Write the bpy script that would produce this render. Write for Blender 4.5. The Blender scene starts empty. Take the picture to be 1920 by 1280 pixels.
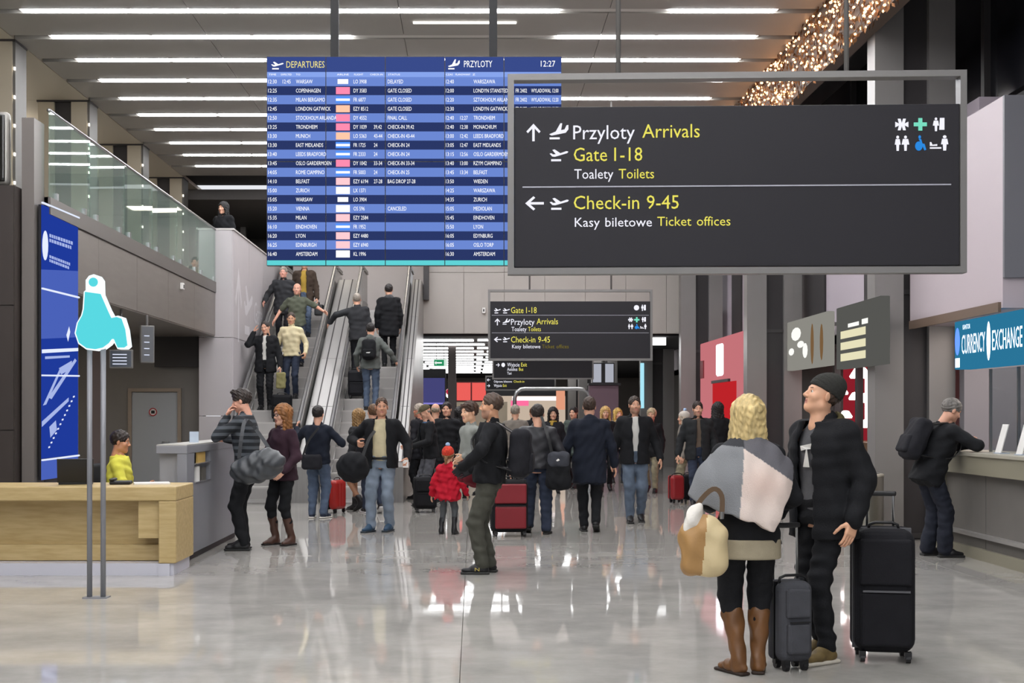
import bpy, math, random
import numpy as np
from mathutils import Vector, Matrix

# ---------------------------------------------------------------- camera, world, exposure
F = 2370.0            # focal length in pixels of the 1920 px wide frame
CX, CY = 888.0, 777.0 # where the hall's long direction vanishes
EYE = 1.53
scene = bpy.context.scene
col = scene.collection
cam_data = bpy.data.cameras.new('camera')
cam = bpy.data.objects.new('camera', cam_data)
col.objects.link(cam)
cam.location = (0, 0, EYE)
cam.rotation_euler = (math.pi / 2, 0, 0)
cam_data.sensor_fit = 'HORIZONTAL'
cam_data.sensor_width = 36.0
cam_data.lens = F / 1920 * 36.0
cam_data.shift_x = (960 - CX) / 1920
cam_data.shift_y = (CY - 640) / 1920
cam_data.clip_end = 300
scene.camera = cam
world = bpy.data.worlds.new('world')
scene.world = world
world.use_nodes = True
world.node_tree.nodes['Background'].inputs[0].default_value = (0.93, 0.95, 1.0, 1)
world.node_tree.nodes['Background'].inputs[1].default_value = 0.55
scene.view_settings.view_transform = 'Standard'
scene.view_settings.look = 'None'
scene.view_settings.gamma = 1.0
scene.view_settings.use_curve_mapping = False
scene.view_settings.exposure = 0.68

random.seed(7)
PI = math.pi

def at(px, py, Y):
    return Vector(((px - CX) * Y / F, Y, EYE - (py - CY) * Y / F))
def ground(px, py):
    Y = F * EYE / (py - CY)
    return ((px - CX) * Y / F, Y, 0.0)

# ---------------------------------------------------------------- materials
def lin(h):
    h = h.lstrip('#')
    c = [int(h[i:i + 2], 16) / 255 for i in (0, 2, 4)]
    return tuple(x / 12.92 if x <= .04045 else ((x + .055) / 1.055) ** 2.4 for x in c) + (1,)
MATS = {}
def mat(name, hexc, rough=.6, metal=0., var=0., vscale=6., bump=0., bscale=60., emit=0., ecol=None, stretch=None, spec=None):
    if name in MATS: return MATS[name]
    m = bpy.data.materials.new(name); m.use_nodes = True
    nt = m.node_tree; b = nt.nodes['Principled BSDF']
    c = lin(hexc)
    b.inputs['Base Color'].default_value = c
    b.inputs['Roughness'].default_value = rough
    b.inputs['Metallic'].default_value = metal
    if spec is not None: b.inputs['Specular IOR Level'].default_value = spec
    if emit:
        b.inputs['Emission Color'].default_value = lin(ecol or hexc)
        b.inputs['Emission Strength'].default_value = emit
    if var or bump:
        tc = nt.nodes.new('ShaderNodeTexCoord'); mp = nt.nodes.new('ShaderNodeMapping')
        nt.links.new(tc.outputs['Object'], mp.inputs[0])
        if stretch: mp.inputs['Scale'].default_value = stretch
    if var:
        n = nt.nodes.new('ShaderNodeTexNoise'); n.inputs['Scale'].default_value = vscale; n.inputs['Detail'].default_value = 5
        nt.links.new(mp.outputs[0], n.inputs[0])
        r = nt.nodes.new('ShaderNodeValToRGB')
        r.color_ramp.elements[0].position = .3; r.color_ramp.elements[1].position = .7
        r.color_ramp.elements[0].color = tuple(x * (1 - var) for x in c[:3]) + (1,)
        r.color_ramp.elements[1].color = tuple(min(1, x * (1 + var)) for x in c[:3]) + (1,)
        nt.links.new(n.outputs[0], r.inputs[0]); nt.links.new(r.outputs[0], b.inputs['Base Color'])
    if bump:
        n2 = nt.nodes.new('ShaderNodeTexNoise'); n2.inputs['Scale'].default_value = bscale; n2.inputs['Detail'].default_value = 3
        nt.links.new(mp.outputs[0], n2.inputs[0])
        bp = nt.nodes.new('ShaderNodeBump'); bp.inputs['Strength'].default_value = bump; bp.inputs['Distance'].default_value = .01
        nt.links.new(n2.outputs[0], bp.inputs['Height']); nt.links.new(bp.outputs[0], b.inputs['Normal'])
    MATS[name] = m
    return m
def glow(name, hexc, s):
    if name in MATS: return MATS[name]
    m = bpy.data.materials.new(name); m.use_nodes = True
    nt = m.node_tree; nt.nodes.clear()
    e = nt.nodes.new('ShaderNodeEmission'); o = nt.nodes.new('ShaderNodeOutputMaterial')
    e.inputs[0].default_value = lin(hexc); e.inputs[1].default_value = s if s > 2.5 else s / 1.55
    nt.links.new(e.outputs[0], o.inputs[0]); MATS[name] = m
    return m
def thin_glass(name, tint='#e8f2ee', mixf=.0, rough=.02, ior=1.5, painted_sheen=0.):
    if name in MATS: return MATS[name]
    m = bpy.data.materials.new(name); m.use_nodes = True
    nt = m.node_tree; nt.nodes.clear()
    o = nt.nodes.new('ShaderNodeOutputMaterial'); mx = nt.nodes.new('ShaderNodeMixShader')
    t = nt.nodes.new('ShaderNodeBsdfTransparent'); t.inputs[0].default_value = lin(tint)
    g = nt.nodes.new('ShaderNodeBsdfGlossy'); g.inputs['Roughness'].default_value = rough
    lw = nt.nodes.new('ShaderNodeLayerWeight'); lw.inputs[0].default_value = .5
    pw = nt.nodes.new('ShaderNodeMath'); pw.operation = 'POWER'; pw.inputs[1].default_value = 4.0; nt.links.new(lw.outputs['Facing'], pw.inputs[0])
    fr = nt.nodes.new('ShaderNodeMath'); fr.operation = 'MULTIPLY'; fr.inputs[1].default_value = min(1., (ior - 1) * 1.4); nt.links.new(pw.outputs[0], fr.inputs[0])
    ad = nt.nodes.new('ShaderNodeMath'); ad.operation = 'ADD'; ad.use_clamp = True; ad.inputs[1].default_value = mixf
    nt.links.new(fr.outputs[0], ad.inputs[0]); nt.links.new(ad.outputs[0], mx.inputs[0])
    nt.links.new(t.outputs[0], mx.inputs[1]); nt.links.new(g.outputs[0], mx.inputs[2]); nt.links.new(mx.outputs[0], o.inputs[0])
    if painted_sheen:  # pale diffuse mix paints the bright hall's reflection into the glass
        d = nt.nodes.new('ShaderNodeBsdfDiffuse'); d.inputs[0].default_value = lin('#d3e2da'); m2 = nt.nodes.new('ShaderNodeMixShader'); m2.inputs[0].default_value = painted_sheen
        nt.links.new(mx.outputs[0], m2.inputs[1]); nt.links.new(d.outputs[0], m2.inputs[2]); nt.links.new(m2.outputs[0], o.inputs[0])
    MATS[name] = m
    return m

# ---------------------------------------------------------------- mesh helpers
def link(name, me, mats=(), parent=None, loc=None, rz=None):
    o = bpy.data.objects.new(name, me); col.objects.link(o)
    if me is not None and mats is not None:
        if not isinstance(mats, (list, tuple)): mats = [mats]
        if len(me.materials) == 0:
            for m in mats: me.materials.append(m)
    if parent is not None: o.parent = parent
    if loc is not None: o.location = loc
    if rz is not None: o.rotation_euler[2] = rz
    return o
def tag(o, label, cat, group=None):
    o['label'] = label; o['category'] = cat
    if group: o['group'] = group
    return o
def thing(name, label, cat, loc=(0, 0, 0), rz=0., group=None):
    o = bpy.data.objects.new(name, None); col.objects.link(o)
    o.empty_display_size = .2
    o.location = loc; o.rotation_euler[2] = rz
    return tag(o, label, cat, group)
def struct(o, label=None):
    o['kind'] = 'structure'
    if label: o['label'] = label
    return o

class MB:
    def __init__(s): s.v = []; s.f = []; s.m = []
    def add(s, vs, fs, m=0):
        b = len(s.v); s.v += [tuple(v) for v in vs]
        for f in fs: s.f.append(tuple(b + i for i in f)); s.m.append(m)
        return s
    def box(s, x0, x1, y0, y1, z0, z1, m=0):
        v = [(x, y, z) for x in (x0, x1) for y in (y0, y1) for z in (z0, z1)]
        return s.add(v, [(0, 1, 3, 2), (4, 6, 7, 5), (0, 4, 5, 1), (2, 3, 7, 6), (0, 2, 6, 4), (1, 5, 7, 3)], m)
    def prism(s, pts, axis, a, b, m=0):
        """polygon pts (2D) extruded along axis from a to b"""
        def p3(p, t):
            if axis == 'x': return (t, p[0], p[1])
            if axis == 'y': return (p[0], t, p[1])
            return (p[0], p[1], t)
        n = len(pts)
        v = [p3(p, a) for p in pts] + [p3(p, b) for p in pts]
        fs = [tuple(range(n)), tuple(range(2 * n - 1, n - 1, -1))] + [(i, i + n, (i + 1) % n + n, (i + 1) % n) for i in range(n)]
        return s.add(v, fs, m)
    def tube(s, pts, r, n=8, m=0, closed=False):
        pts = [Vector(p) for p in pts]; N = len(pts)
        rs = r if isinstance(r, (list, tuple)) else [r] * N
        vs = []; up = None
        for i in range(N):
            if closed: t = (pts[(i + 1) % N] - pts[i - 1])
            else: t = pts[min(i + 1, N - 1)] - pts[max(i - 1, 0)]
            t.normalize()
            if up is None:
                up = Vector((0, 0, 1)) if abs(t.z) < .9 else Vector((1, 0, 0))
            u = (up - t * up.dot(t)).normalized(); w = t.cross(u); up = u
            for k in range(n):
                a = 2 * PI * k / n
                vs.append(pts[i] + (u * math.cos(a) + w * math.sin(a)) * rs[i])
        fs = []
        for i in range(N if closed else N - 1):
            for k in range(n):
                j = (i + 1) % N
                fs.append((i * n + k, i * n + (k + 1) % n, j * n + (k + 1) % n, j * n + k))
        if not closed:
            fs.append(tuple(range(n - 1, -1, -1))); fs.append(tuple((N - 1) * n + k for k in range(n)))
        return s.add(vs, fs, m)
    def lathe(s, prof, c=(0, 0, 0), n=20, m=0):
        vs = []; fs = []
        for (r, z) in prof:
            for k in range(n):
                a = 2 * PI * k / n; vs.append((c[0] + r * math.cos(a), c[1] + r * math.sin(a), c[2] + z))
        for i in range(len(prof) - 1):
            for k in range(n): fs.append((i * n + k, i * n + (k + 1) % n, (i + 1) * n + (k + 1) % n, (i + 1) * n + k))
        fs.append(tuple(range(n - 1, -1, -1))); fs.append(tuple((len(prof) - 1) * n + k for k in range(n)))
        return s.add(vs, fs, m)
    def ribbon(s, pts, w, t, normal=(0, 1, 0), m=0):
        """flat strap of width w and thickness t along pts"""
        pts = [Vector(p) for p in pts]; N = len(pts); vs = []
        for i in range(N):
            d = (pts[min(i + 1, N - 1)] - pts[max(i - 1, 0)]).normalized()
            nn = Vector(normal); side = d.cross(nn)
            if side.length < 1e-4: side = Vector((1, 0, 0))
            side.normalize(); nn = side.cross(d).normalized()
            for a, b in ((-1, -1), (1, -1), (1, 1), (-1, 1)):
                vs.append(pts[i] + side * a * w / 2 + nn * b * t / 2)
        fs = [(0, 1, 2, 3), tuple((N - 1) * 4 + k for k in (3, 2, 1, 0))]
        for i in range(N - 1):
            for k in range(4): fs.append((i * 4 + k, i * 4 + (k + 1) % 4, i * 4 + 4 + (k + 1) % 4, i * 4 + 4 + k))
        return s.add(vs, fs, m)
    def mesh(s, name, smooth=False):
        me = bpy.data.meshes.new(name)
        me.from_pydata(s.v, [], s.f)
        me.polygons.foreach_set('material_index', s.m)
        if smooth: me.polygons.foreach_set('use_smooth', [True] * len(s.f))
        me.update()
        return me
    def build(s, name, mats, parent=None, smooth=False, bevel=0., loc=None, rz=None, seg=2):
        import bmesh
        me = s.mesh(name, smooth)
        bm = bmesh.new(); bm.from_mesh(me); bmesh.ops.recalc_face_normals(bm, faces=bm.faces)
        bm.to_mesh(me); bm.free()
        o = link(name, me, mats, parent, loc, rz)
        if bevel:
            bv = o.modifiers.new('bevel', 'BEVEL'); bv.width = bevel; bv.segments = seg; bv.limit_method = 'ANGLE'
        return o
def boxo(name, m, b, parent=None, bevel=0., loc=None, rz=None):
    return MB().box(*b).build(name, m, parent, False, bevel, loc, rz)

# ---------------------------------------------------------------- lettering
_tc = {}
def text_shape(s):
    """2D verts and faces of a string, capital height 1, starting at x=0"""
    if s in _tc: return _tc[s]
    c = bpy.data.curves.new('t', 'FONT'); c.body = s; c.size = 1; c.resolution_u = 2; c.fill_mode = 'FRONT'
    o = bpy.data.objects.new('t', c)
    col.objects.link(o)
    dg = bpy.context.evaluated_depsgraph_get(); dg.update()
    me = bpy.data.meshes.new_from_object(o.evaluated_get(dg))
    v = np.zeros(len(me.vertices) * 3); me.vertices.foreach_get('co', v); v = v.reshape(-1, 3)[:, :2]
    f = [tuple(p.vertices) for p in me.polygons]
    bpy.data.objects.remove(o); bpy.data.meshes.remove(me); bpy.data.curves.remove(c)
    if 'H' not in _tc and s != 'H': text_shape('H')
    ch = _tc['H_cap'] if 'H_cap' in _tc else v[:, 1].max()
    if s == 'H': _tc['H_cap'] = ch
    v = v / ch
    if len(v): v[:, 0] -= v[:, 0].min()
    _tc[s] = (v, f)
    return _tc[s]
def put_text(mb, s, x0, x1, z, cap, y=0., m=0, slant=0.):
    """lettering in the xz plane facing -y; x1 None keeps natural width"""
    v, f = text_shape(s)
    if not len(v): return
    w = v[:, 0].max()
    sx = cap * .92 if x1 is None else (x1 - x0) / w
    mb.add([(x0 + p[0] * sx + p[1] * slant * cap, y, z + p[1] * cap) for p in v], f, m)

# ---------------------------------------------------------------- signed distance modelling (bodies, clothes, bags)
class Sdf:
    def __init__(s): s.p = []
    def _add(s, lo, hi, fn, k, op):
        s.p.append((np.array(lo, float), np.array(hi, float), fn, k, op)); return s
    def cap(s, a, b, ra, rb=None, k=.02, op='u', flat=None):
        """tapered capsule; flat=(dir, factor) squashes it along dir"""
        a = np.array(a, float); b = np.array(b, float); rb = ra if rb is None else rb
        R = max(ra, rb); lo = np.minimum(a, b) - R; hi = np.maximum(a, b) + R
        ab = b - a; L = max(float(ab @ ab), 1e-9)
        if flat is not None: w = np.array(flat[0], float); w /= np.linalg.norm(w); fk = flat[1]
        def fn(x, y, z):
            qx, qy, qz = x - a[0], y - a[1], z - a[2]
            t = np.clip((qx * ab[0] + qy * ab[1] + qz * ab[2]) / L, 0, 1)
            qx = qx - t * ab[0]; qy = qy - t * ab[1]; qz = qz - t * ab[2]
            if flat is not None:
                e = (qx * w[0] + qy * w[1] + qz * w[2]) * (1 / fk - 1)
                qx = qx + w[0] * e; qy = qy + w[1] * e; qz = qz + w[2] * e
            d = np.sqrt(qx * qx + qy * qy + qz * qz) - (ra + (rb - ra) * t)
            return d * (fk if flat is not None and fk < 1 else 1)
        return s._add(lo, hi, fn, k, op)
    def ell(s, c, r, k=.02, op='u', R=None):
        c = np.array(c, float); r = np.array(r, float)
        ext = r if R is None else np.full(3, r.max())
        RT = None if R is None else np.array(R, float).T
        def fn(x, y, z):
            x, y, z = x - c[0], y - c[1], z - c[2]
            if RT is not None:
                x, y, z = (RT[i, 0] * x + RT[i, 1] * y + RT[i, 2] * z for i in range(3))
            k0 = np.sqrt((x / r[0]) ** 2 + (y / r[1]) ** 2 + (z / r[2]) ** 2)
            k1 = np.sqrt((x / r[0] ** 2) ** 2 + (y / r[1] ** 2) ** 2 + (z / r[2] ** 2) ** 2) + 1e-9
            return k0 * (k0 - 1) / k1
        return s._add(c - ext, c + ext, fn, k, op)
    def box(s, c, hs, r=.01, k=.01, op='u', R=None):
        c = np.array(c, float); hs = np.array(hs, float)
        ext = hs if R is None else np.full(3, np.linalg.norm(hs))
        RT = None if R is None else np.array(R, float).T
        def fn(x, y, z):
            x, y, z = x - c[0], y - c[1], z - c[2]
            if RT is not None:
                x, y, z = (RT[i, 0] * x + RT[i, 1] * y + RT[i, 2] * z for i in range(3))
            qx, qy, qz = np.abs(x) - hs[0] + r, np.abs(y) - hs[1] + r, np.abs(z) - hs[2] + r
            return np.sqrt(np.maximum(qx, 0) ** 2 + np.maximum(qy, 0) ** 2 + np.maximum(qz, 0) ** 2) + np.minimum(np.maximum(qx, np.maximum(qy, qz)), 0) - r
        return s._add(c - ext, c + ext, fn, k, op)
    def loft(s, O, ax, rings, k=.02, op='u', pw=2.3):
        """stack of ellipses (t, cx, cy, rx, ry) along ax[2] from O"""
        O = np.array(O, float); A = np.array(ax, float)
        rg = np.array(sorted(rings), float); t0, t1 = rg[0, 0], rg[-1, 0]
        R = (np.abs(rg[:, 1:3]).max() + rg[:, 3:].max())
        e = np.array([O + A[2] * t for t in (t0, t1)]); lo = e.min(0) - R; hi = e.max(0) + R
        tt = np.linspace(t0, t1, 60)
        def sm(i):
            v = np.interp(tt, rg[:, 0], rg[:, i]); vv = np.convolve(np.pad(v, 4, 'edge'), np.ones(9) / 9, 'valid'); return vv
        S = [sm(i) for i in range(1, 5)]
        def fn(x, y, z):
            x, y, z = x - O[0], y - O[1], z - O[2]
            u = A[0][0] * x + A[0][1] * y + A[0][2] * z
            v = A[1][0] * x + A[1][1] * y + A[1][2] * z
            w = A[2][0] * x + A[2][1] * y + A[2][2] * z
            cx, cy, rx, ry = (np.interp(w, tt, q) for q in S)
            g = (np.abs((u - cx) / rx) ** pw + np.abs((v - cy) / ry) ** pw) ** (1 / pw)
            d = (g - 1) * np.minimum(rx, ry)
            return np.maximum(d, np.maximum(w - t1, t0 - w))
        return s._add(lo, hi, fn, k, op)
    def cut(s, fn, lo, hi, k=.004):
        """remove where fn < 0"""
        return s._add(lo, hi, fn, k, 's')
    def field(s, h, shell=0., wrinkle=0., wl=.1, seed=1, zmin=None, zmax=None):
        us = [q for q in s.p if q[4] == 'u']
        lo = np.min([q[0] for q in us], 0) - 3 * h; hi = np.max([q[1] for q in us], 0) + 3 * h
        n = np.ceil((hi - lo) / h).astype(int) + 1
        g = [lo[i] + h * np.arange(n[i]) for i in range(3)]
        D = np.full(n, 9., np.float32)
        for (a, b, fn, k, op) in s.p:
            pad = max(k, 1e-6) + 2.5 * h
            i0 = np.clip(np.floor((a - pad - lo) / h).astype(int), 0, n); i1 = np.clip(np.ceil((b + pad - lo) / h).astype(int) + 1, 0, n)
            if (i1 <= i0).any(): continue
            sl = tuple(slice(i0[i], i1[i]) for i in range(3))
            d = fn(g[0][sl[0]][:, None, None], g[1][sl[1]][None, :, None], g[2][sl[2]][None, None, :])
            d = np.broadcast_to(d, D[sl].shape); c = D[sl]
            if op == 'u':
                q = np.clip(.5 + .5 * (c - d) / k, 0, 1); D[sl] = c * (1 - q) + d * q - k * q * (1 - q)
            else:
                q = np.clip(.5 - .5 * (c + d) / k, 0, 1); D[sl] = c * (1 - q) + (-d) * q + k * q * (1 - q)
        if wrinkle:
            rs = np.random.RandomState(seed)
            X, Y, Z = g[0][:, None, None], g[1][None, :, None], g[2][None, None, :]
            for i in range(4):
                kv = rs.normal(size=3); kv[2] *= 1.5; kv *= 2 * PI / (np.linalg.norm(kv) * wl * (.6 + .8 * rs.rand()))
                D = D + np.float32(wrinkle * .5) * np.sin(kv[0] * X + kv[1] * Y + kv[2] * Z + rs.rand() * 6.3 + 1.2 * np.sin(9 * Z + i))
        Z = g[2][None, None, :]
        if zmin is not None: D = np.maximum(D, zmin - Z)
        if zmax is not None: D = np.maximum(D, Z - zmax)
        return D, lo, h
    def mesh(s, h, **kw):
        D, lo, h = s.field(h, **kw)
        return nets(D, lo, h)
def nets(D, lo, h):
    S = D < 0
    c = np.zeros(tuple(np.array(D.shape) - 1), np.int8)
    offs = [(i, j, k) for i in (0, 1) for j in (0, 1) for k in (0, 1)]
    nx, ny, nz = c.shape
    for (i, j, k) in offs: c += S[i:nx + i, j:ny + j, k:nz + k]
    act = (c > 0) & (c < 8)
    I = np.argwhere(act)
    if not len(I): return np.zeros((0, 3)), np.zeros((0, 4), int)
    dv = {o: D[I[:, 0] + o[0], I[:, 1] + o[1], I[:, 2] + o[2]] for o in offs}
    P = np.zeros((len(I), 3)); N = np.zeros(len(I))
    for o in offs:
        for ax in range(3):
            if o[ax]: continue
            p = list(o); p[ax] = 1; p = tuple(p)
            a, b = dv[o], dv[p]; cr = (a < 0) != (b < 0)
            t = np.where(cr, a / np.where(cr, a - b, 1), 0)
            q = np.array(o, float)[None, :].repeat(len(I), 0); q[:, ax] += t
            P += q * cr[:, None]; N += cr
    V = lo + h * (I + P / N[:, None])
    idx = np.full(c.shape, -1, int); idx[act] = np.arange(len(I))
    Q = []
    for ax in range(3):
        b1, b2 = (ax + 1) % 3, (ax + 2) % 3
        sl0 = [slice(None)] * 3; sl1 = [slice(None)] * 3
        sl0[ax] = slice(0, -1); sl1[ax] = slice(1, None)
        a = S[tuple(sl0)]; b = S[tuple(sl1)]
        E = np.argwhere(a != b)
        E = E[(E[:, b1] > 0) & (E[:, b2] > 0) & (E[:, b1] < c.shape[b1]) & (E[:, b2] < c.shape[b2])]
        if not len(E): continue
        def ci(d1, d2):
            e = E.copy(); e[:, b1] -= d1; e[:, b2] -= d2
            return idx[e[:, 0], e[:, 1], e[:, 2]]
        q = np.stack([ci(0, 0), ci(1, 0), ci(1, 1), ci(0, 1)], 1)
        fl = ~a[E[:, 0], E[:, 1], E[:, 2]]
        q[fl] = q[fl][:, ::-1]
        Q.append(q)
    Q = np.concatenate(Q); Q = Q[(Q >= 0).all(1)]
    return V, Q
def sdf_mesh(name, V, Q, mi=None):
    me = bpy.data.meshes.new(name)
    me.vertices.add(len(V)); me.vertices.foreach_set('co', np.asarray(V, np.float32).ravel())
    me.loops.add(len(Q) * 4); me.loops.foreach_set('vertex_index', np.asarray(Q, np.int32).ravel())
    me.polygons.add(len(Q)); me.polygons.foreach_set('loop_start', np.arange(0, len(Q) * 4, 4, dtype=np.int32))
    me.polygons.foreach_set('loop_total', np.full(len(Q), 4, np.int32))
    me.polygons.foreach_set('use_smooth', np.ones(len(Q), bool))
    if mi is not None: me.polygons.foreach_set('material_index', np.asarray(mi, np.int32))
    me.update(calc_edges=True)
    return me
def sdf_obj(name, sd, h, mats, parent=None, mi=None, loc=None, rz=None, **kw):
    V, Q = sd.mesh(h, **kw)
    me = sdf_mesh(name, V, Q, mi(V[Q].mean(1)) if mi else None)
    return link(name, me, mats, parent, loc, rz)

# ---------------------------------------------------------------- people
def A3(*v): return np.array(v, float)
def nz(v): v = np.asarray(v, float); return v / (np.linalg.norm(v) + 1e-9)
def rotm(yaw=0, pitch=0, roll=0):
    """pitch > 0 looks up, yaw > 0 turns left, roll > 0 tips to the right"""
    return np.array(Matrix.Rotation(yaw, 3, 'Z') @ Matrix.Rotation(pitch, 3, 'X') @ Matrix.Rotation(roll, 3, 'Y'))
def ik(a, t, l1, l2, pole):
    a = np.asarray(a, float); t = np.asarray(t, float); d = t - a; L = np.linalg.norm(d)
    if L > (l1 + l2) * .998: t = a + d / L * (l1 + l2) * .998; d = t - a; L = np.linalg.norm(d)
    u = d / L; x = (l1 * l1 - l2 * l2 + L * L) / (2 * L); y = math.sqrt(max(l1 * l1 - x * x, 0))
    p = np.asarray(pole, float); p = p - u * (p @ u)
    return a + u * x + nz(p) * y, t
_head = {}
def head_shape(fem, hv, beard=False):
    key = (fem, hv, beard)
    if key in _head: return _head[key]
    s = Sdf()
    j = .9 if fem else 1.
    s.ell((0, -.016, .032), (.076, .096, .088), k=.02)
    s.ell((0, .022, -.04), (.060 * j, .066, .078), k=.03)
    s.cap((-.045 * j, .0, -.075), (0, .058, -.098), .022, .021, k=.03).cap((.045 * j, .0, -.075), (0, .058, -.098), .022, .021, k=.03)
    s.cap((-.036, .072, .019), (.036, .072, .019), .0105, k=.02)
    for e in (-1, 1):
        s.ell((e * .040, .056, -.03), (.024, .022, .026), k=.02)
        s.ell((e * .031, .093, -.001), (.017, .016, .0115), k=.014, op='s')
        s.cap((e * .019, .079, .0065), (e * .044, .072, .0055), .0042, k=.005)      # upper lid
    s.cap((0, .082, .008), (0, .105, -.031), .0075 * j, .0105 * j, k=.012)
    for e in (-1, 1): s.ell((e * .0105, .095, -.036), (.0085, .011, .0075), k=.008)
    s.cap((-.019, .078, -.0615), (.019, .078, -.0615), .0062, k=.008)
    s.cap((0, .083, -.0615), (0, .083, -.0615), .0065, k=.012)
    s.cap((-.016, .077, -.0735), (.016, .077, -.0735), .0072, k=.008)
    s.cap((-.021, .0885, -.0675), (.021, .0885, -.0675), .0028, k=.004, op='s')
    for e in (-1, 1):
        Rr = rotm(-e * .35, 0, 0)
        s.ell((e * .079, -.012, -.012), (.008, .019, .031), k=.007, R=Rr)
    s.cap((0, -.018, -.06), (0, -.035, -.20), .050 * (.86 if fem else 1.06), .054 * (.86 if fem else 1.08), k=.03)
    V, Q = s.mesh(hv)
    c = V[Q].mean(1); mi = np.zeros(len(Q), int)
    x, y, z = np.abs(c[:, 0]), c[:, 1], c[:, 2]
    mi[(x < .022) & (z > -.081) & (z < -.055) & (y > .079)] = 1
    mi[(x > .013) & (x < .045) & (z > .0185) & (z < .0245) & (y > .06)] = 2
    if beard: mi[(z < -.045) & (y > -.0 - (z + .045) * .3) & (z > -.125) & (mi == 0) & ((x > .024) | (z < -.082) | ((z > -.056) & (z < -.045) & (x < .03) & (y > .07)))] = 5
    for e in (-1, 1):
        se = Sdf(); se.ell((e * .031, .0695, -.001), (.0125,) * 3, k=.001)
        v2, q2 = se.mesh(min(hv, .0035)); c2 = v2[q2].mean(1)
        m2 = np.where(np.hypot(c2[:, 0] - e * .031, c2[:, 2] + .001) < .0062, 4, 3)
        Q = np.concatenate([Q, q2 + len(V)]); V = np.concatenate([V, v2]); mi = np.concatenate([mi, m2])
    _head[key] = (V, Q, mi)
    return _head[key]
_hand = {}
def hand_shape(curl, hv):
    key = (curl, hv)
    if key in _hand: return _hand[key]
    s = Sdf()
    s.cap((0, 0, .03), (0, 0, -.015), .024, .025, k=.01, flat=((1, 0, 0), .75))
    s.box((-.002, .0, -.05), (.0145, .04, .045), r=.014, k=.012)
    for i, (y, L) in enumerate(((-.0305, .062), (-.0105, .076), (.0100, .082), (.0300, .074))):
        p = A3(-.002, y, -.088 + (.006 if i in (0,) else 0)); th = curl * .55
        for sg, (fr, r) in enumerate(((.45, .0092), (.32, .0084), (.23, .0076))):
            d = A3(-math.sin(th), 0, -math.cos(th)); q = p + d * L * fr
            s.cap(p, q, r, r - .0006, k=.003); p = q; th += curl * (.95, .8, .6)[sg]
    b = A3(-.006, .032, -.025); q = b + nz((-.25 - .3 * curl, .75, -.75)) * .042; r_ = q + nz((-.3 - .6 * curl, .35 - .2 * curl, -.8)) * .034; t = r_ + nz((-.4 - .8 * curl, .1 - .3 * curl, -.8)) * .026
    s.cap(b, q, .0145, .011, k=.012).cap(q, r_, .011, .0098, k=.004).cap(r_, t, .0096, .0084, k=.004)
    _hand[key] = s.mesh(hv)
    return _hand[key]

def hair_sdf(kind, fem):
    s = Sdf(); hat = kind in ('beanie', 'pom_hat', 'cap')
    if kind in ('short', 'buzz', 'tuft', 'fringe', 'receding'):
        g = {'buzz': .004, 'short': .013, 'tuft': .016, 'fringe': .014, 'receding': .008}[kind]
        s.ell((0, -.018, .034), (.076 + g * .8, .096 + g, .088 + g), k=.02)
        if kind == 'tuft': s.cap((-.03, .06, .115), (.035, .065, .118), .022, k=.03).cap((-.02, .085, .105), (.02, .085, .108), .014, k=.02)
        if kind == 'fringe': s.cap((-.04, .068, .075), (.04, .068, .075), .022, k=.02)
        zf = {'tuft': -.028, 'fringe': -.032, 'receding': .0, 'buzz': -.016}.get(kind, -.018)
        s.ell((0, .105, zf), (.066, .062, .092), k=.012, op='s')
        s.box((0, .09, -.085), (.12, .10, .085), r=.02, k=.012, op='s')
        s.box((0, .02, -.14), (.12, .16, .085), r=.02, k=.012, op='s')
    elif kind == 'ring':      # bald crown with hair round the back
        s.ell((0, -.018, .020), (.080, .099, .075), k=.02)
        s.ell((0, .02, .09), (.11, .11, .07), k=.01, op='s')
        s.box((0, .10, 0), (.12, .11, .15), r=.02, k=.012, op='s'); s.box((0, 0, -.13), (.12, .16, .085), r=.02, k=.012, op='s')
    elif kind in ('long', 'bob', 'up', 'pony'):
        g = .02
        s.ell((0, -.022, .034), (.076 + g, .096 + g, .088 + g), k=.02)
        if kind == 'long':
            s.loft((0, 0, 0), np.eye(3), [(-.28, 0, -.055, .085, .045), (-.18, 0, -.045, .108, .060), (-.06, 0, -.025, .104, .082), (.06, 0, -.02, .09, .10)], k=.03)
            for e in (-1, 1): s.cap((e * .085, .015, 0), (e * .088, .03, -.21), .026, .020, k=.025)
        if kind == 'bob':
            s.loft((0, 0, 0), np.eye(3), [(-.165, 0, -.03, .112, .098), (-.12, 0, -.025, .116, .104), (-.04, 0, -.02, .106, .108), (.07, 0, -.02, .09, .11)], k=.03)
        if kind == 'up': s.ell((0, -.11, .06), (.045, .045, .045), k=.02)
        if kind == 'pony': s.cap((0, -.12, .05), (0, -.15, -.12), .03, .018, k=.02)
        s.ell((0, .115, -.03), (.062, .075, .095), k=.015, op='s')
        s.box((0, .13, -.16), (.075, .115, .12), r=.03, k=.015, op='s')
        if kind in ('up', 'pony'): s.box((0, .06, -.11), (.12, .12, .085), r=.02, k=.012, op='s')
    elif kind in ('beanie', 'pom_hat'):
        s.ell((0, -.022, .040), (.090, .112, .100), k=.02)
        if kind == 'beanie': s.ell((0, -.055, .085), (.07, .075, .06), k=.04)
        s.cap((0, -.02, .02), (0, -.02, .021), .01, k=.01)
        s.box((0, 0, -.10), (.2, .2, .115), r=.005, k=.006, op='s', R=rotm(0, .28, 0))
    elif kind == 'cap':
        s.ell((0, -.018, .045), (.085, .106, .080), k=.02)
        s.box((0, 0, -.10), (.2, .2, .13), r=.005, k=.006, op='s')
        s.ell((0, .10, .036), (.068, .07, .008), k=.01)
    return s

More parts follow.
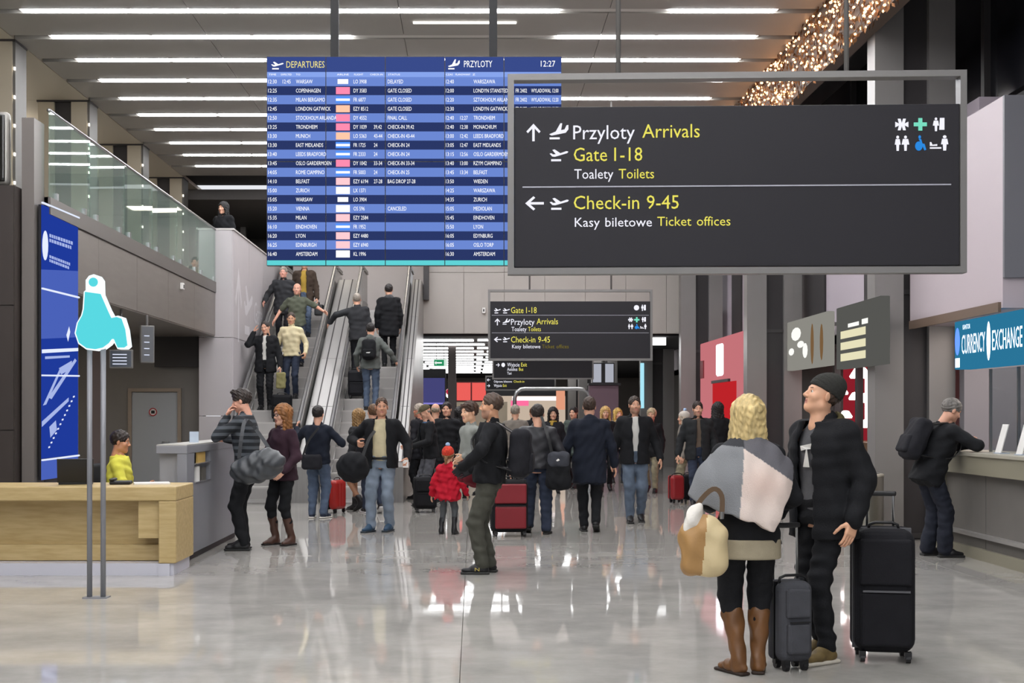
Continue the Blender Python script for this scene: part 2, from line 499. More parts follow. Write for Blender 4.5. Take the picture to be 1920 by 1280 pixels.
BODY_SLOTS = {}
def person(label, loc, H=1.75, a=180., fem=False, vox=.013, group=None, skin='#d9a58a', haircol='#2b1d16',
           legs=((-.10, 0, 0, 0, .12), (.10, 0, 0, 0, -.12)), lean=(0., 0.), hipz=None, hipshift=(0, 0),
           armL=None, armR=None, poleL=None, poleR=None, palmL=None, palmR=None, curl=.35, curlL=None, curlR=None, fdirL=None, fdirR=None,
           head=(0, 0, 0), hair='short', hat=None, top=None, shirt=None, bottom=None, shoes=None, belly=0., bulk=1., beard=False, skirt=None, gloves=False):
    sk = mat('skin_' + skin, skin, rough=.5, var=.06, vscale=14)
    hm = mat('hair_' + haircol, haircol, rough=.55, var=.45, vscale=30, bump=.5, bscale=70, stretch=(1, 1, .18))
    sc = H / 1.75; hs = sc ** .35
    hz = (hipz if hipz is not None else .522 * H); hc = A3(hipshift[0], hipshift[1], hz)
    E = H - .122 * hs; nb_s = E - .19 * hs; Ls = nb_s - .522 * H
    up = nz((math.sin(lean[1]), math.sin(lean[0]), math.cos(lean[0])))
    xa = nz(np.cross(A3(0, 1, 0), up)); xa = xa if xa[0] > 0 else -xa
    ya = nz(np.cross(up, xa)); ax = np.array([xa, ya, up])
    W = lambda u, v, w: hc + xa * u + ya * v + up * w
    nb = hc + up * Ls
    hr = rotm(*head)
    nu = nz(up * .55 + A3(0, 0, .45) + A3(0, .10, 0))
    hC = nb + nu * .178 * hs
    shw = (.086 if fem else .099) * H * bulk
    sh = {e: W(e * shw, 0, Ls - .035 * H) for e in (-1, 1)}
    al1, al2 = .168 * H, .150 * H; AL = al1 + al2
    wr = {}; el = {}
    for e, t, p in ((-1, armL, poleL), (1, armR, poleR)):
        t = (e * .13, .10, -.96) if t is None else t
        el[e], wr[e] = ik(sh[e], sh[e] + A3(*t) * AL, al1, al2, (e * .5, -1, -.1) if p is None else p)
    hip = {e: hc + A3(e * .052 * H, 0, -.01 * H) for e in (-1, 1)}
    kn = {}; an = {}; FM = {}
    for e, l in ((-1, legs[0]), (1, legs[1])):
        R = rotm(l[4], -l[3], 0); fl = A3(l[0], l[1], l[2] + .15 * sc * max(math.sin(l[3]), 0) + .05 * sc * max(-math.sin(l[3]), 0))
        FM[e] = (R, fl); an[e] = fl + R @ (A3(0, -.02, .085) * sc)
        kn[e], an[e] = ik(hip[e], an[e], .243 * H, .235 * H, (math.sin(-l[4]) * .5, 1, 0))
    rings = [(-.2, .096, .070), (0, .095, .068), (.28, .072, .055), (.55, .080, .062), (.74, .088, .072 if H > 1.4 else .06), (.92, .070, .050), (1.02, .040, .040)] if fem else \
            [(-.2, .096, .070), (0, .095, .068), (.28, .087, .064), (.55, .097, .069), (.76, .102, .070), (.92, .084, .054), (1.02, .046, .044)]
    def trings(ex, lo=None, hi=1.03):
        o = []
        for (f, rx, ry) in rings:
            if f > hi: continue
            b = belly * math.exp(-((f - .25) / .25) ** 2)
            o.append((f * Ls, 0, b * .5, rx * H * bulk + ex, ry * H * bulk + ex + b * .5))
        if lo is not None:
            o = [q for q in o if q[0] > lo + .02]
        return o
    # --- body: one continuous surface, with head and hands
    s = Sdf()
    s.loft(hc, ax, [(q[0], q[1], q[2] * .6, q[3] * .72, q[4] * .66) for q in trings(0)], k=.03)
    s.cap(sh[-1], sh[1], .020 * H, k=.03)
    s.cap(nb - up * .03, hC - nu * .11 * hs, .052 * hs * (.86 if fem else 1), .047 * hs * (.86 if fem else 1), k=.03)
    for e in (-1, 1):
        s.cap(sh[e], el[e], .024 * H, .021 * H, k=.02).cap(el[e], wr[e], .021 * H, .0145 * H, k=.015)
        s.cap(hip[e], kn[e], .036 * H, .022 * H, k=.02).cap(kn[e], an[e], .022 * H, .015 * H, k=.015)
    V, Q = s.mesh(max(vox, .011)); mi = np.zeros(len(Q), int)
    hv = .0045 if vox < .010 else (.006 if vox < .0145 else .0075)
    v2, q2, m2 = head_shape(fem, hv, beard)
    Vs = [V, (v2 * hs) @ hr.T + hC]; Qs = [Q, q2 + len(V)]; mis = [mi, m2]; n = len(V) + len(v2)
    gm = 6 if gloves else 0
    for e, cu, pn, fd in ((-1, curlL, palmL, fdirL), (1, curlR, palmR, fdirR)):
        v3, q3 = hand_shape(curl if cu is None else cu, .005 if vox < .010 else .0065)
        fd = nz(wr[e] - el[e]) if fd is None else nz(fd)
        pn = A3(-e, 0, 0) if pn is None else A3(*pn)
        pn = nz(pn - fd * (pn @ fd))
        zl = -fd; xl = -pn if e == 1 else pn; yl = np.cross(zl, xl)
        v3 = v3 * (sc ** .8) * (.92 if fem else 1.)
        if e == -1: v3 = v3 * A3(-1, 1, 1); q3 = q3[:, ::-1]
        Vs.append(v3 @ np.array([xl, yl, zl]) + wr[e]); Qs.append(q3 + n); mis.append(np.full(len(q3), gm)); n += len(v3)
    me = sdf_mesh('person', np.concatenate(Vs), np.concatenate(Qs), np.concatenate(mis))
    root = link('person', me, [sk, mat('lips_' + skin, '#b06a5e' if fem else '#b87868', .45), mat('brow_' + haircol, haircol, .8),
                               mat('eye_white', '#e8e4de', .2), mat('iris', '#35291f', .15), mat('stubble_' + skin, '#b08670', .8, var=.1, vscale=200), mat('glove', '#1c1c20', .8)])
    root.location = loc; root.rotation_euler[2] = math.radians(a)
    tag(root, label, 'person', group)
    # --- hair and hat
    def headpart(name, sd, m, wrk=.0, hvv=None, wl=.02, zmin=None):
        V, Q = sd.mesh(hvv or max(hv, .0055), wrinkle=wrk, wl=wl)
        return link(name, sdf_mesh(name, (V * hs) @ hr.T + hC, Q), m, root)
    if hair:
        hsd = hair_sdf(hair, fem)
        if hat and hat[0] == 'beanie': hsd.box((0, .11, 0), (.2, .12, .3), r=.01, k=.01, op='s')
        if hat: hsd.box((0, 0, .14), (.2, .2, .11), r=.01, k=.01, op='s', R=rotm(0, .28, 0))
        headpart('hair', hsd, hm, .005 if hair in ('long', 'tuft', 'fringe') else .0035, wl=.03)
    if hat:
        kind, hmat = hat
        headpart('hat', hair_sdf(kind, fem), hmat, .0015)
        if kind == 'pom_hat':
            sp = Sdf(); sp.ell((0, -.03, .155), (.032, .032, .03)); headpart('pompom', sp, mat('pompom_wool', '#a9c4e6', .9), .006, wl=.015)
    # --- shirt
    T = dict(len=.47, thick=.022, open=None, hood=False, collar=True, flare=0., sleeve=1., name='jacket', wrinkle=.006, hoodcol=None)
    T.update(top or {})
    hemw = (T['len'] * H - hz) if hipz is None else -.02
    if shirt:
        ss = Sdf(); ss.loft(hc, ax, [q for q in trings(-.006) if q[0] > -.02 * H] if hipz is None else trings(-.006), k=.02)
        ss.cap(nb - up * .045, nb + nu * .012, .056 * hs, .050 * hs, k=.02)
        if shirt[0] == 'shirt_turtle': ss.cap(nb - up * .01, nb + nu * .055 * hs, .058 * hs, .053 * hs, k=.02)
        sdf_obj('shirt', ss, vox, shirt[1], root, wrinkle=.003, wl=.12)
    # --- top
    if T.get('mat') is not None:
        ex = T['thick']; s = Sdf()
        if T['open']: ex += .008; T['wrinkle'] = min(T['wrinkle'], .004)
        rg = trings(ex, lo=hemw)
        base = trings(ex); rx0 = np.interp(max(hemw, -.2 * Ls), [q[0] for q in base], [q[3] for q in base]); ry0 = np.interp(max(hemw, -.2 * Ls), [q[0] for q in base], [q[4] for q in base])
        rg.append((hemw, 0, 0, rx0 + T['flare'], ry0 + T['flare'] * .9))
        s.loft(hc, ax, rg, k=.03)
        s.cap(sh[-1], sh[1], .028 * H + ex * .8, k=.03)
        if hipz is None and hemw < -.08 * H:
            for e in (-1, 1):
                d = kn[e] - hip[e]; f = min(max((hip[e][2] - (T['len'] * H)) / max(-d[2], .05), 0), .95)
                s.cap(hip[e], hip[e] + d * max(f - .12, 0.02), .05 * H + ex * .7, .042 * H + ex * .7, k=.04)
        for e in (-1, 1):
            x2 = ex * .55
            we = el[e] + (wr[e] - el[e]) * .97
            if T['sleeve'] >= 1:
                s.cap(sh[e], el[e], .031 * H + x2, .026 * H + x2, k=.025).cap(el[e], we, .026 * H + x2, .020 * H + x2 * .8, k=.012)
            else:
                s.cap(sh[e], sh[e] + (el[e] - sh[e]) * T['sleeve'], .032 * H + x2, .030 * H + x2, k=.025)
        if T['collar']: s.cap(nb - up * .03, nb + nu * .022, .062 * hs + ex * .5, .058 * hs + ex * .4, k=.012)
        if T['hood'] and not T['hoodcol']:
            s.ell(nb - ya * .07 * hs + up * .0, (.095 * sc, .055 * sc, .075 * sc), k=.03)
        if T['open']:
            s.loft(hc, ax, [(q[0], q[1], q[2], max(q[3] - .030, .02), max(q[4] - .030, .02)) for q in sorted(rg)] , k=.004, op='s')
            wt, wb = T['open']
            lo = hc - A3(.4, .4, .8); hi = hc + A3(.4, .5, .8)
            def fcut(x, y, z):
                x, y, z = x - hc[0], y - hc[1], z - hc[2]
                u = xa[0] * x + xa[1] * y + xa[2] * z; v = ya[0] * x + ya[1] * y + ya[2] * z; w = up[0] * x + up[1] * y + up[2] * z
                hw = np.interp(w, [hemw, Ls * .75, Ls], [wb, wt, wt * .8])
                return np.maximum(np.abs(u - T.get('ox', 0)) - hw, .02 - v)
            s.cut(fcut, lo, hi)
        if T['collar']: s.cap(nb - up * .0, nb + nu * .10, .054 * hs, .054 * hs, k=.004, op='s')
        sdf_obj(T['name'], s, vox, T['mat'], root, mi=T.get('mi'), wrinkle=T['wrinkle'], wl=T.get('wl', .13), seed=int(H * 1000))
        if T['hood'] and T['hoodcol']:
            s = Sdf(); s.ell(nb - ya * .06 * hs + up * .01, (.10 * sc, .07 * sc, .07 * sc), k=.03)
            s.ell(nb - ya * .02 * hs + up * .05, (.075 * sc, .06 * sc, .07 * sc), k=.01, op='s')
            sdf_obj('hood', s, vox, T['hoodcol'], root, wrinkle=.005, wl=.07)
    if T.get('hem_band'):
        s = Sdf(); z0, z1, m = T['hem_band']
        s.loft((hc[0], hc[1], 0), np.eye(3), [(z0 * H, 0, 0, .098 * H + .03, .075 * H + .03), (z1 * H, 0, 0, .098 * H + .028, .075 * H + .028)], k=.01)
        sdf_obj('hem_band', s, vox, m, root)
    # --- bottoms
    B = dict(fit=1., len=1., name='trousers', wrinkle=.006); B.update(bottom or {})
    if shoes and shoes.get('boot', 0) > .4: B['len'] = min(B['len'], 1.12 - shoes['boot'])
    if B.get('mat') is not None:
        s = Sdf(); ft = B['fit']
        s.loft(hc, ax if hipz is None else np.eye(3), [(-.05 * H, 0, 0, .092 * H * bulk, .066 * H * bulk), (.0, 0, 0, .095 * H * bulk, .068 * H * bulk), (.038 * H, 0, belly * .2, .088 * H * bulk + .006, .062 * H * bulk + .006 + belly * .2)], k=.03)
        for e in (-1, 1):
            ae = kn[e] + (an[e] - kn[e]) * B['len']
            s.cap(hip[e] - A3(0, 0, .01), kn[e], .053 * H * (.75 + .25 * ft), .039 * H * ft, k=.022).cap(kn[e], ae, .039 * H * ft, .030 * H * ft * B.get('cuff', 1.), k=.02)
        sdf_obj(B['name'], s, vox, B['mat'], root, wrinkle=B['wrinkle'], wl=.10, seed=int(H * 777))
    # --- shoes
    S = dict(sole='#1a1a1a', boot=0., name='shoe', heel=0.); S.update(shoes or {})
    if S.get('mat') is not None:
        for e in (-1, 1):
            R, fl = FM[e]; P = lambda x, y, z: fl + R @ (A3(x, y, z) * sc * (.93 if fem else 1.))
            upv = R @ A3(0, 0, 1)
            s = Sdf()
            s.cap(P(0, -.045, .046), P(0, .06, .046), .040 * sc, .042 * sc, k=.02, flat=(upv, .9)).cap(P(0, .06, .044), P(e * .004, .150, .036), .042 * sc, .032 * sc, k=.02, flat=(upv, .75))
            s.cap(P(0, .05, .06), P(0, -.01, .09), .036 * sc, .040 * sc, k=.02)
            s.cap(P(0, -.025, .05), an[e], .040 * sc, .041 * sc, k=.02)
            if S['boot']:
                tp = an[e] + (kn[e] - an[e]) * S['boot']
                s.cap(an[e], tp, .042 * sc, .058 * sc * S.get('wide', 1.), k=.02)
            so = sdf_obj('boot' if S['boot'] else 'shoe', s, min(vox, .011), S['mat'], root, wrinkle=.002 if not S['boot'] else .004, wl=.08)
            b = Sdf(); fm = .93 if fem else 1.
            b.box(P(e * .002, .05, .012), A3(.045, .142, .0125) * sc * fm, r=.012 * sc, R=R)
            sdf_obj('sole', b, .0075 if vox < .01 else .010, mat('sole_' + S['sole'], S['sole'], .7), so)
    return dict(root=root, sh=sh, el=el, wr=wr, hip=hip, kn=kn, an=an, hc=hc, nb=nb, hC=hC, up=up, xa=xa, ya=ya, H=H,
                loc=Vector(loc), rz=math.radians(a))
def to_world(p, q):
    c, s = math.cos(p['rz']), math.sin(p['rz'])
    return Vector((p['loc'].x + q[0] * c - q[1] * s, p['loc'].y + q[0] * s + q[1] * c, p['loc'].z + q[2]))

# garment materials
def cloth(name, c, var=.12, bump=.25, bs=140, vs=9, rough=.85): return mat('cloth_' + name, c, rough, var=var, vscale=vs, bump=bump, bscale=bs, spec=.25)
BLACK = cloth('black', '#191a1d'); BLACK2 = cloth('softblack', '#212126'); NAVY = cloth('navy', '#1b202c'); CHAR = cloth('charcoal', '#2f3033')
GREY = cloth('grey', '#6d6f70'); OLIVE = cloth('olive', '#4c4c44'); JEANS = cloth('jeans', '#4f5c70', var=.25, vs=5); DKJEANS = cloth('dark_jeans', '#2d3444', var=.25, vs=5)
LTJEANS = cloth('light_jeans', '#7a8694', var=.18, vs=5); MAROON = cloth('maroon', '#33202a'); RED = cloth('red', '#b5172c', var=.1)
CREAM = cloth('cream', '#cbbf9c'); WHITE = cloth('white', '#d8d6d0', var=.04); DKBROWN = cloth('dark_brown', '#3c3129'); KHAKI = cloth('khaki', '#857d68', var=.3, vs=14)
YELLOW = cloth('yellow', '#d6d052', var=.06); MUSTARD = cloth('mustard', '#a88a3c'); TAUPE = cloth('taupe', '#7d766e'); LEATHER = mat('leather_black', '#17171a', .45, bump=.15, bscale=40)
BOOTBROWN = mat('boot_brown', '#6f4a28', .42, var=.2, vscale=8, bump=.1, bscale=30); SHOEBLK = mat('shoe_black', '#131316', .5); SHOEBRN = mat('shoe_brown', '#4d3528', .5)
SNEAK = mat('sneaker_olive', '#6c5a34', .7, var=.25, vscale=20); BLUESHOE = mat('shoe_blue', '#26455f', .6)

# ---------------------------------------------------------------- luggage
PLAST = mat('black_plastic', '#141416', .4); STEELBAR = mat('steel_bar', '#a8a9aa', .28, 1.)
def suitcase(label, loc, rz, w=.42, d=.24, h=.58, m=None, m2=None, handle=.35, group=None, tilt=0., pocket=True, ribs=0, zipm=None, name='suitcase', stripe=None):
    m2 = m2 or m
    t = thing(name, label, 'suitcase', loc, rz, group)
    if tilt: t.rotation_euler[0] = tilt
    z0 = .055
    MB().box(-w / 2, w / 2, -d / 2, d * .12, z0, z0 + h).build('body', m, t, bevel=min(.10, d * .28), seg=5)
    b = MB().box(-w / 2, w / 2, d * .14, d / 2, z0, z0 + h).build('back_shell', m2, t, bevel=min(.08, d * .17), seg=4)
    MB().box(-w / 2 + .006, w / 2 - .006, d * .10, d * .16, z0 + .006, z0 + h - .006).build('zipper', zipm or PLAST, t, bevel=.004)
    if pocket:
        MB().box(-w / 2 + .035, w / 2 - .035, -d / 2 - .025, -d / 2 + .03, z0 + .05, z0 + h * .5).build('front_pocket', stripe or m, t, bevel=.02, seg=3)
        MB().box(-w / 2 + .03, w / 2 - .03, -d / 2 - .018, -d / 2 + .03, z0 + h * .55, z0 + h * .92).build('front_pocket', stripe or m, t, bevel=.018, seg=3)
        MB().box(-w / 2 + .045, w / 2 - .045, -d / 2 - .03, -d / 2 - .02, z0 + h * .50, z0 + h * .515).build('pocket_zip', zipm or PLAST, t)
    for i in range(ribs):
        x = -w / 2 + w * (i + 1) / (ribs + 1)
        MB().box(x - .012, x + .012, -d / 2 - .008, -d / 2 + .01, z0 + .05, z0 + h - .05).build('rib', m, t, bevel=.005)
    zt = z0 + h
    MB().tube([(-.09, -d * .15, zt - .01), (-.085, -d * .15, zt + .02), (-.05, -d * .15, zt + .034), (.05, -d * .15, zt + .034), (.085, -d * .15, zt + .02), (.09, -d * .15, zt - .01)], .009).build('carry_handle', PLAST, t, True)
    if handle:
        hd = MB().tube([(-.08, d * .36, zt - .02), (-.08, d * .36, zt + handle - .01), (-.07, d * .36, zt + handle), (.07, d * .36, zt + handle), (.08, d * .36, zt + handle - .01), (.08, d * .36, zt - .02)], .009).build('telescopic_handle', STEELBAR, t, True)
        MB().box(-.10, .10, d * .36 - .014, d * .36 + .014, zt + handle - .012, zt + handle + .02).build('grip', PLAST, hd, bevel=.01)
    for x in (-w / 2 + .05, w / 2 - .05):
        for y in (-d / 2 + .04, d / 2 - .04):
            MB().tube([(x - .014, y, .028), (x + .014, y, .028)], .027, 12).box(x - .02, x + .02, y - .02, y + .02, .03, z0 + .015).build('wheel', PLAST, t)
    return t
def strap_curve(pts, n=14):
    """smooth path through pts"""
    P = [Vector(p) for p in pts]; out = []
    P = [2 * P[0] - P[1]] + P + [2 * P[-1] - P[-2]]
    for i in range(1, len(P) - 2):
        for j in range(n // (len(P) - 3) + 1):
            t = j / (n // (len(P) - 3) + 1)
            a, b, c, d = P[i - 1:i + 3]
            out.append(.5 * ((2 * b) + (c - a) * t + (2 * a - 5 * b + 4 * c - d) * t * t + (3 * b - a - 3 * c + d) * t ** 3))
    out.append(P[-2]); return out
def backpack(p, label, m, w=.30, h=.44, d=.17, emblem=None, zoff=-.02):
    """worn on the back of person p"""
    nb, ya, up, xa, H = p['nb'], p['ya'], p['up'], p['xa'], p['H']
    c = nb - ya * (.076 * H + .05 + d / 2) - up * (h / 2 + .05 + zoff)
    R = np.array([xa, ya, up]).T
    t = thing('backpack', label, 'backpack', p['loc'], p['rz'])
    s = Sdf(); s.box(c, (w / 2, d / 2, h / 2), r=.07, R=R).ell(c - up * .05 - ya * .02, (w * .48, d * .55, h * .42), k=.05, R=R)
    sdf_obj('bag_body', s, .013, m, t, wrinkle=.004)
    s = Sdf(); s.box(c - ya * d * .5 - up * h * .2, (w * .38, .04, h * .22), r=.035, R=R)
    pk = sdf_obj('pocket', s, .011, m, t, wrinkle=.002)
    if emblem:
        q = c - ya * (d * .5 + .048) - up * h * .18
        MB().add([q + xa * u + up * v for u, v in ((-.04, -.008), (.03, -.014), (.045, .012), (-.03, .006))], [(0, 1, 2, 3)]).build('emblem', emblem, pk)
    for e in (-1, 1):
        a = nb + xa * e * .075 * H * .9 - up * .02 - ya * .05
        pts = [c + up * h * .42 + xa * e * .08 + ya * d * .4, p['sh'][e] * .55 + nb * .45 + up * .055 - ya * .0, nb + xa * e * .08 + ya * (.076 * H + .05) - up * .16, p['sh'][e] * .9 + nb * .1 - up * .28 + ya * .09, c - up * h * .36 + xa * e * w * .45 + ya * d * .3]
        MB().ribbon(strap_curve(pts), .045, .012, tuple(ya)).build('strap', PLAST, t)
    return t

# ---------------------------------------------------------------- the hall
def floor_mat():
    m = bpy.data.materials.new('polished_stone'); m.use_nodes = True; nt = m.node_tree; b = nt.nodes['Principled BSDF']
    g = nt.nodes.new('ShaderNodeNewGeometry'); mp = nt.nodes.new('ShaderNodeMapping'); mp.inputs['Scale'].default_value = (1, 1.2, 1)
    n = nt.nodes.new('ShaderNodeTexNoise'); n.inputs['Scale'].default_value = 1.6; n.inputs['Detail'].default_value = 9; n.inputs['Roughness'].default_value = .65
    r = nt.nodes.new('ShaderNodeValToRGB'); r.color_ramp.elements[0].position = .32; r.color_ramp.elements[1].position = .68
    r.color_ramp.elements[0].color = lin('#9c9994'); r.color_ramp.elements[1].color = lin('#b6b3ad')
    oi = nt.nodes.new('ShaderNodeObjectInfo'); mr = nt.nodes.new('ShaderNodeMapRange'); mr.inputs[3].default_value = .93; mr.inputs[4].default_value = 1.05
    mx = nt.nodes.new('ShaderNodeVectorMath'); mx.operation = 'SCALE'
    nt.links.new(g.outputs['Position'], mp.inputs[0]); nt.links.new(mp.outputs[0], n.inputs[0]); nt.links.new(n.outputs[0], r.inputs[0])
    nt.links.new(oi.outputs['Random'], mr.inputs[0]); nt.links.new(r.outputs[0], mx.inputs[0]); nt.links.new(mr.outputs[0], mx.inputs['Scale'])
    nt.links.new(mx.outputs[0], b.inputs['Base Color'])
    n2 = nt.nodes.new('ShaderNodeTexNoise'); n2.inputs['Scale'].default_value = 5; n2.inputs['Detail'].default_value = 4
    rr = nt.nodes.new('ShaderNodeMapRange'); rr.inputs[3].default_value = .015; rr.inputs[4].default_value = .075
    nt.links.new(g.outputs['Position'], n2.inputs[0]); nt.links.new(n2.outputs[0], rr.inputs[0]); nt.links.new(rr.outputs[0], b.inputs['Roughness'])
    n3 = nt.nodes.new('ShaderNodeTexNoise'); n3.inputs['Scale'].default_value = 2.2; n3.inputs['Detail'].default_value = 2
    bp = nt.nodes.new('ShaderNodeBump'); bp.inputs['Strength'].default_value = .045; bp.inputs['Distance'].default_value = .01
    nt.links.new(g.outputs['Position'], n3.inputs[0]); nt.links.new(n3.outputs[0], bp.inputs['Height']); nt.links.new(bp.outputs[0], b.inputs['Normal'])
    return m
M_FLOOR = floor_mat()
M_GROUT = mat('joint', '#837c70', .8)
CEIL, MEZ, SLAB0 = 7.05, 4.06, 3.03
floor = struct(boxo('floor', M_GROUT, (-10, 10, -4, 70, -.3, -.036)), 'pale grey polished stone floor of the hall')
ts = 4.8; tile_me = MB().box(0, ts - .004, 0, ts - .004, -.036, 0).mesh('floor_tile')
for i in range(-2, 2):
    for j in range(-3, 12):
        x, y = -.08 + i * ts, 10.2 + j * ts
        t = link('floor_tile', tile_me, M_FLOOR, floor, (x + .002, y + .002, 0))
M_CEIL = mat('ceiling_grey', '#a5a29c', .55, var=.03, vscale=1.5)
M_CEIL2 = mat('ceiling_cream', '#c4bdad', .6)
M_DARK = mat('dark_void', '#1c1b1d', .6)
ceiling = struct(boxo('ceiling', M_DARK, (-9, 7.2, -4, 31, CEIL + .10, CEIL + .3)), 'grey panelled ceiling with rows of strip lights')
ROW0, ROWD = 17.3, 1.2
pan = {}
xs = [-6.75 + 11.47 * k / 4 for k in range(5)]
pm = MB().box(0, 11.47 / 4 - .008, 0, ROWD - .19, 0, .08).mesh('ceiling_panel')
rows = list(range(-17, 10))
for r in rows:
    y = ROW0 + r * ROWD + .095
    for k in range(4): link('ceiling_panel', pm, M_CEIL, ceiling, (xs[k] + .004, y, CEIL))
side_me = MB().box(0, 2.1, 0, 3.59, 0, .08).mesh('side_panel')
for k in range(-5, 5): link('side_panel', side_me, M_CEIL2, ceiling, (-8.86, 15.0 + 3.6 * k, CEIL))
M_TUBE = glow('strip_light_white', '#fcfcff', 17.0)
M_TRAY = mat('light_tray', '#d5d3ce', .5)
LXL, LXR, NT = -6.2, 4.15, 7
tl = (LXR - LXL) / NT
tube_me = MB().box(.03, tl - .03, -.045, .045, -.012, .02).mesh('light_tube')
tray_me = MB().box(LXL - .02, LXR + .02, -.092, .092, .021, .09).mesh('tray')
ordn = ['first', 'second', 'third', 'fourth', 'fifth', 'sixth', 'seventh', 'eighth', 'ninth', 'tenth', 'eleventh']
for r in rows:
    y = ROW0 + r * ROWD
    lab = 'long white ceiling strip light, %s row from the top of the picture' % ordn[r] if r >= 0 else 'long white ceiling strip light above the photographer, out of view'
    t = thing('strip_light', lab, 'ceiling light', (0, y, CEIL), 0, 'ceiling strip lights')
    link('tray', tray_me, M_TRAY, t)
    for k in range(NT):
        if (r == 0 and k == 5) or (r == 1 and k in (3, 4)): continue     # dead tubes
        link('light_tube', tube_me, M_TUBE, t, (LXL + k * tl, 0, 0))

t = thing('strip_light', 'short faint ceiling strip light between the first two long rows', 'ceiling light', (-.85, 17.78, CEIL - .02))
link('light_tube', MB().box(0, 1.45, -.025, .025, 0, .018).mesh('light_tube'), glow('strip_light_dim', '#e9e4dc', 3.0), t)

# --- left: mezzanine, its columns and glass
M_FASC = mat('mezzanine_metal', '#8d8781', .38, .55, var=.05, vscale=2, stretch=(1, 1, 6))
M_WALLW = mat('white_panel', '#b9b4b6', .5, var=.02, vscale=2)
M_WALLG = mat('grey_wall', '#77736f', .6, var=.05, vscale=2)
M_BROWN = mat('dark_brown_panel', '#3b3431', .45, var=.15, vscale=3, stretch=(1, 1, .3))
M_BEIGE = mat('column_beige', '#b3aa98', .42, .35); M_COLG = mat('column_grey', '#8b8886', .38, .35, var=.03, vscale=2)
M_RECESS = mat('column_recess', '#2f2c2d', .5); M_CHROME = mat('chrome_strip', '#5d5b57', .5, .2)
MX = -4.95
mz = struct(boxo('floor_mezzanine', M_FASC, (-8.9, MX, 14.7, 31, SLAB0, MEZ)), 'metal-clad edge of the mezzanine floor above the desk')
for k in range(5):
    y0 = 14.75 + k * 1.9
    link('fascia_panel', MB().box(MX, MX + .012, y0, y0 + 1.89, SLAB0 + .02, MEZ - .22).mesh('fascia_panel'), M_FASC, mz)
boxo('edge_trim', mat('edge_trim', '#6f6a66', .4, .4), (MX - .1, MX + .03, 14.7, 24.2, MEZ - .2, MEZ), mz)
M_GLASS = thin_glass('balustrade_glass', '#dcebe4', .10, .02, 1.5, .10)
bal = thing('glass_balustrade', 'clear glass balustrade with slim steel rail along the mezzanine edge', 'balustrade', (MX + .005, 14.7, MEZ))
for k in range(6):
    L = 9.5 / 6
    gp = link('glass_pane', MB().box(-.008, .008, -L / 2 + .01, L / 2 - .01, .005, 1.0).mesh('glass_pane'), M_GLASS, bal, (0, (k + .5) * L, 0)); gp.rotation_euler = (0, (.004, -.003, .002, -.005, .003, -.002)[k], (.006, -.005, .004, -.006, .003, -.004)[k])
    for yy in (k * L + .25, (k + 1) * L - .25):
        link('clamp', MB().box(-.03, .03, yy - .03, yy + .03, 0, .08).mesh('clamp'), STEELBAR, bal)
MB().tube([(0, 0, 1.01), (0, 9.5, 1.01)], .022, 10).build('top_rail', STEELBAR, bal, True)
struct(boxo('wall_left', M_WALLG, (-9.2, -8.9, -4, 40, 0, CEIL + .1)), 'grey outer wall behind the mezzanine columns')
M_GLINT = glow('edge_glint', '#fff4e0', 6)  # glowing dots stand in for lamp reflections on the column edges
def column_left(y):
    c = struct(thing('column', 'x', 'column', (-7.65, y, MEZ)))
    del c['category']; c['label'] = 'beige upper column with a dark middle groove on the mezzanine'
    h = CEIL - MEZ
    for x0, x1 in ((0, .28), (.58, .86)): link('post', MB().box(x0, x1, 0, .5, 0, h).mesh('post'), M_BEIGE, c)
    boxo('groove', M_RECESS, (.28, .58, .06, .5, 0, h), c)
    boxo('chrome_edge', M_CHROME, (.86, .90, .02, .48, 0, h), c)
    boxo('cap_line', M_RECESS, (-.02, .91, -.02, .5, h - .03, h - .001), c)
    for k in range(6):
        link('edge_glint', MB().box(.885, .905, -.012, .02, h - .45 - .42 * k, h - .41 - .42 * k).mesh('edge_glint'), M_GLINT, c)
for y in (18.6, 22.2, 25.8, 29.4): column_left(y)
# far upstairs back, dim
struct(boxo('wall_upstairs', mat('dim_upstairs', '#77736f', .6), (-9, -1.2, 38, 38.3, MEZ, CEIL + .1)), 'dim wall at the back of the upper landing')
struct(boxo('wall_landing', M_WALLW, (-4.8, -1.2, 33.6, 33.8, MEZ, CEIL)), 'pale wall facing the top of the escalators')
for x in (-8.4, -7.2, -6.1):
    c = MB().box(0, .18, 0, .2, 0, CEIL - MEZ).box(.55, .7, 0, .2, 0, CEIL - MEZ).box(.18, .55, .05, .2, 0, CEIL - MEZ, 1).build('column', [M_COLG, M_RECESS], None, loc=(x - 1.0, 35.5, MEZ))
    struct(c, 'grey column with dark groove at the back of the upper landing')
struct(boxo('ceiling_upstairs', mat('dim_ceiling', '#6a6764', .6), (-9, 7, 31, 40, CEIL - .25, CEIL)), 'dark ceiling over the upper landing')
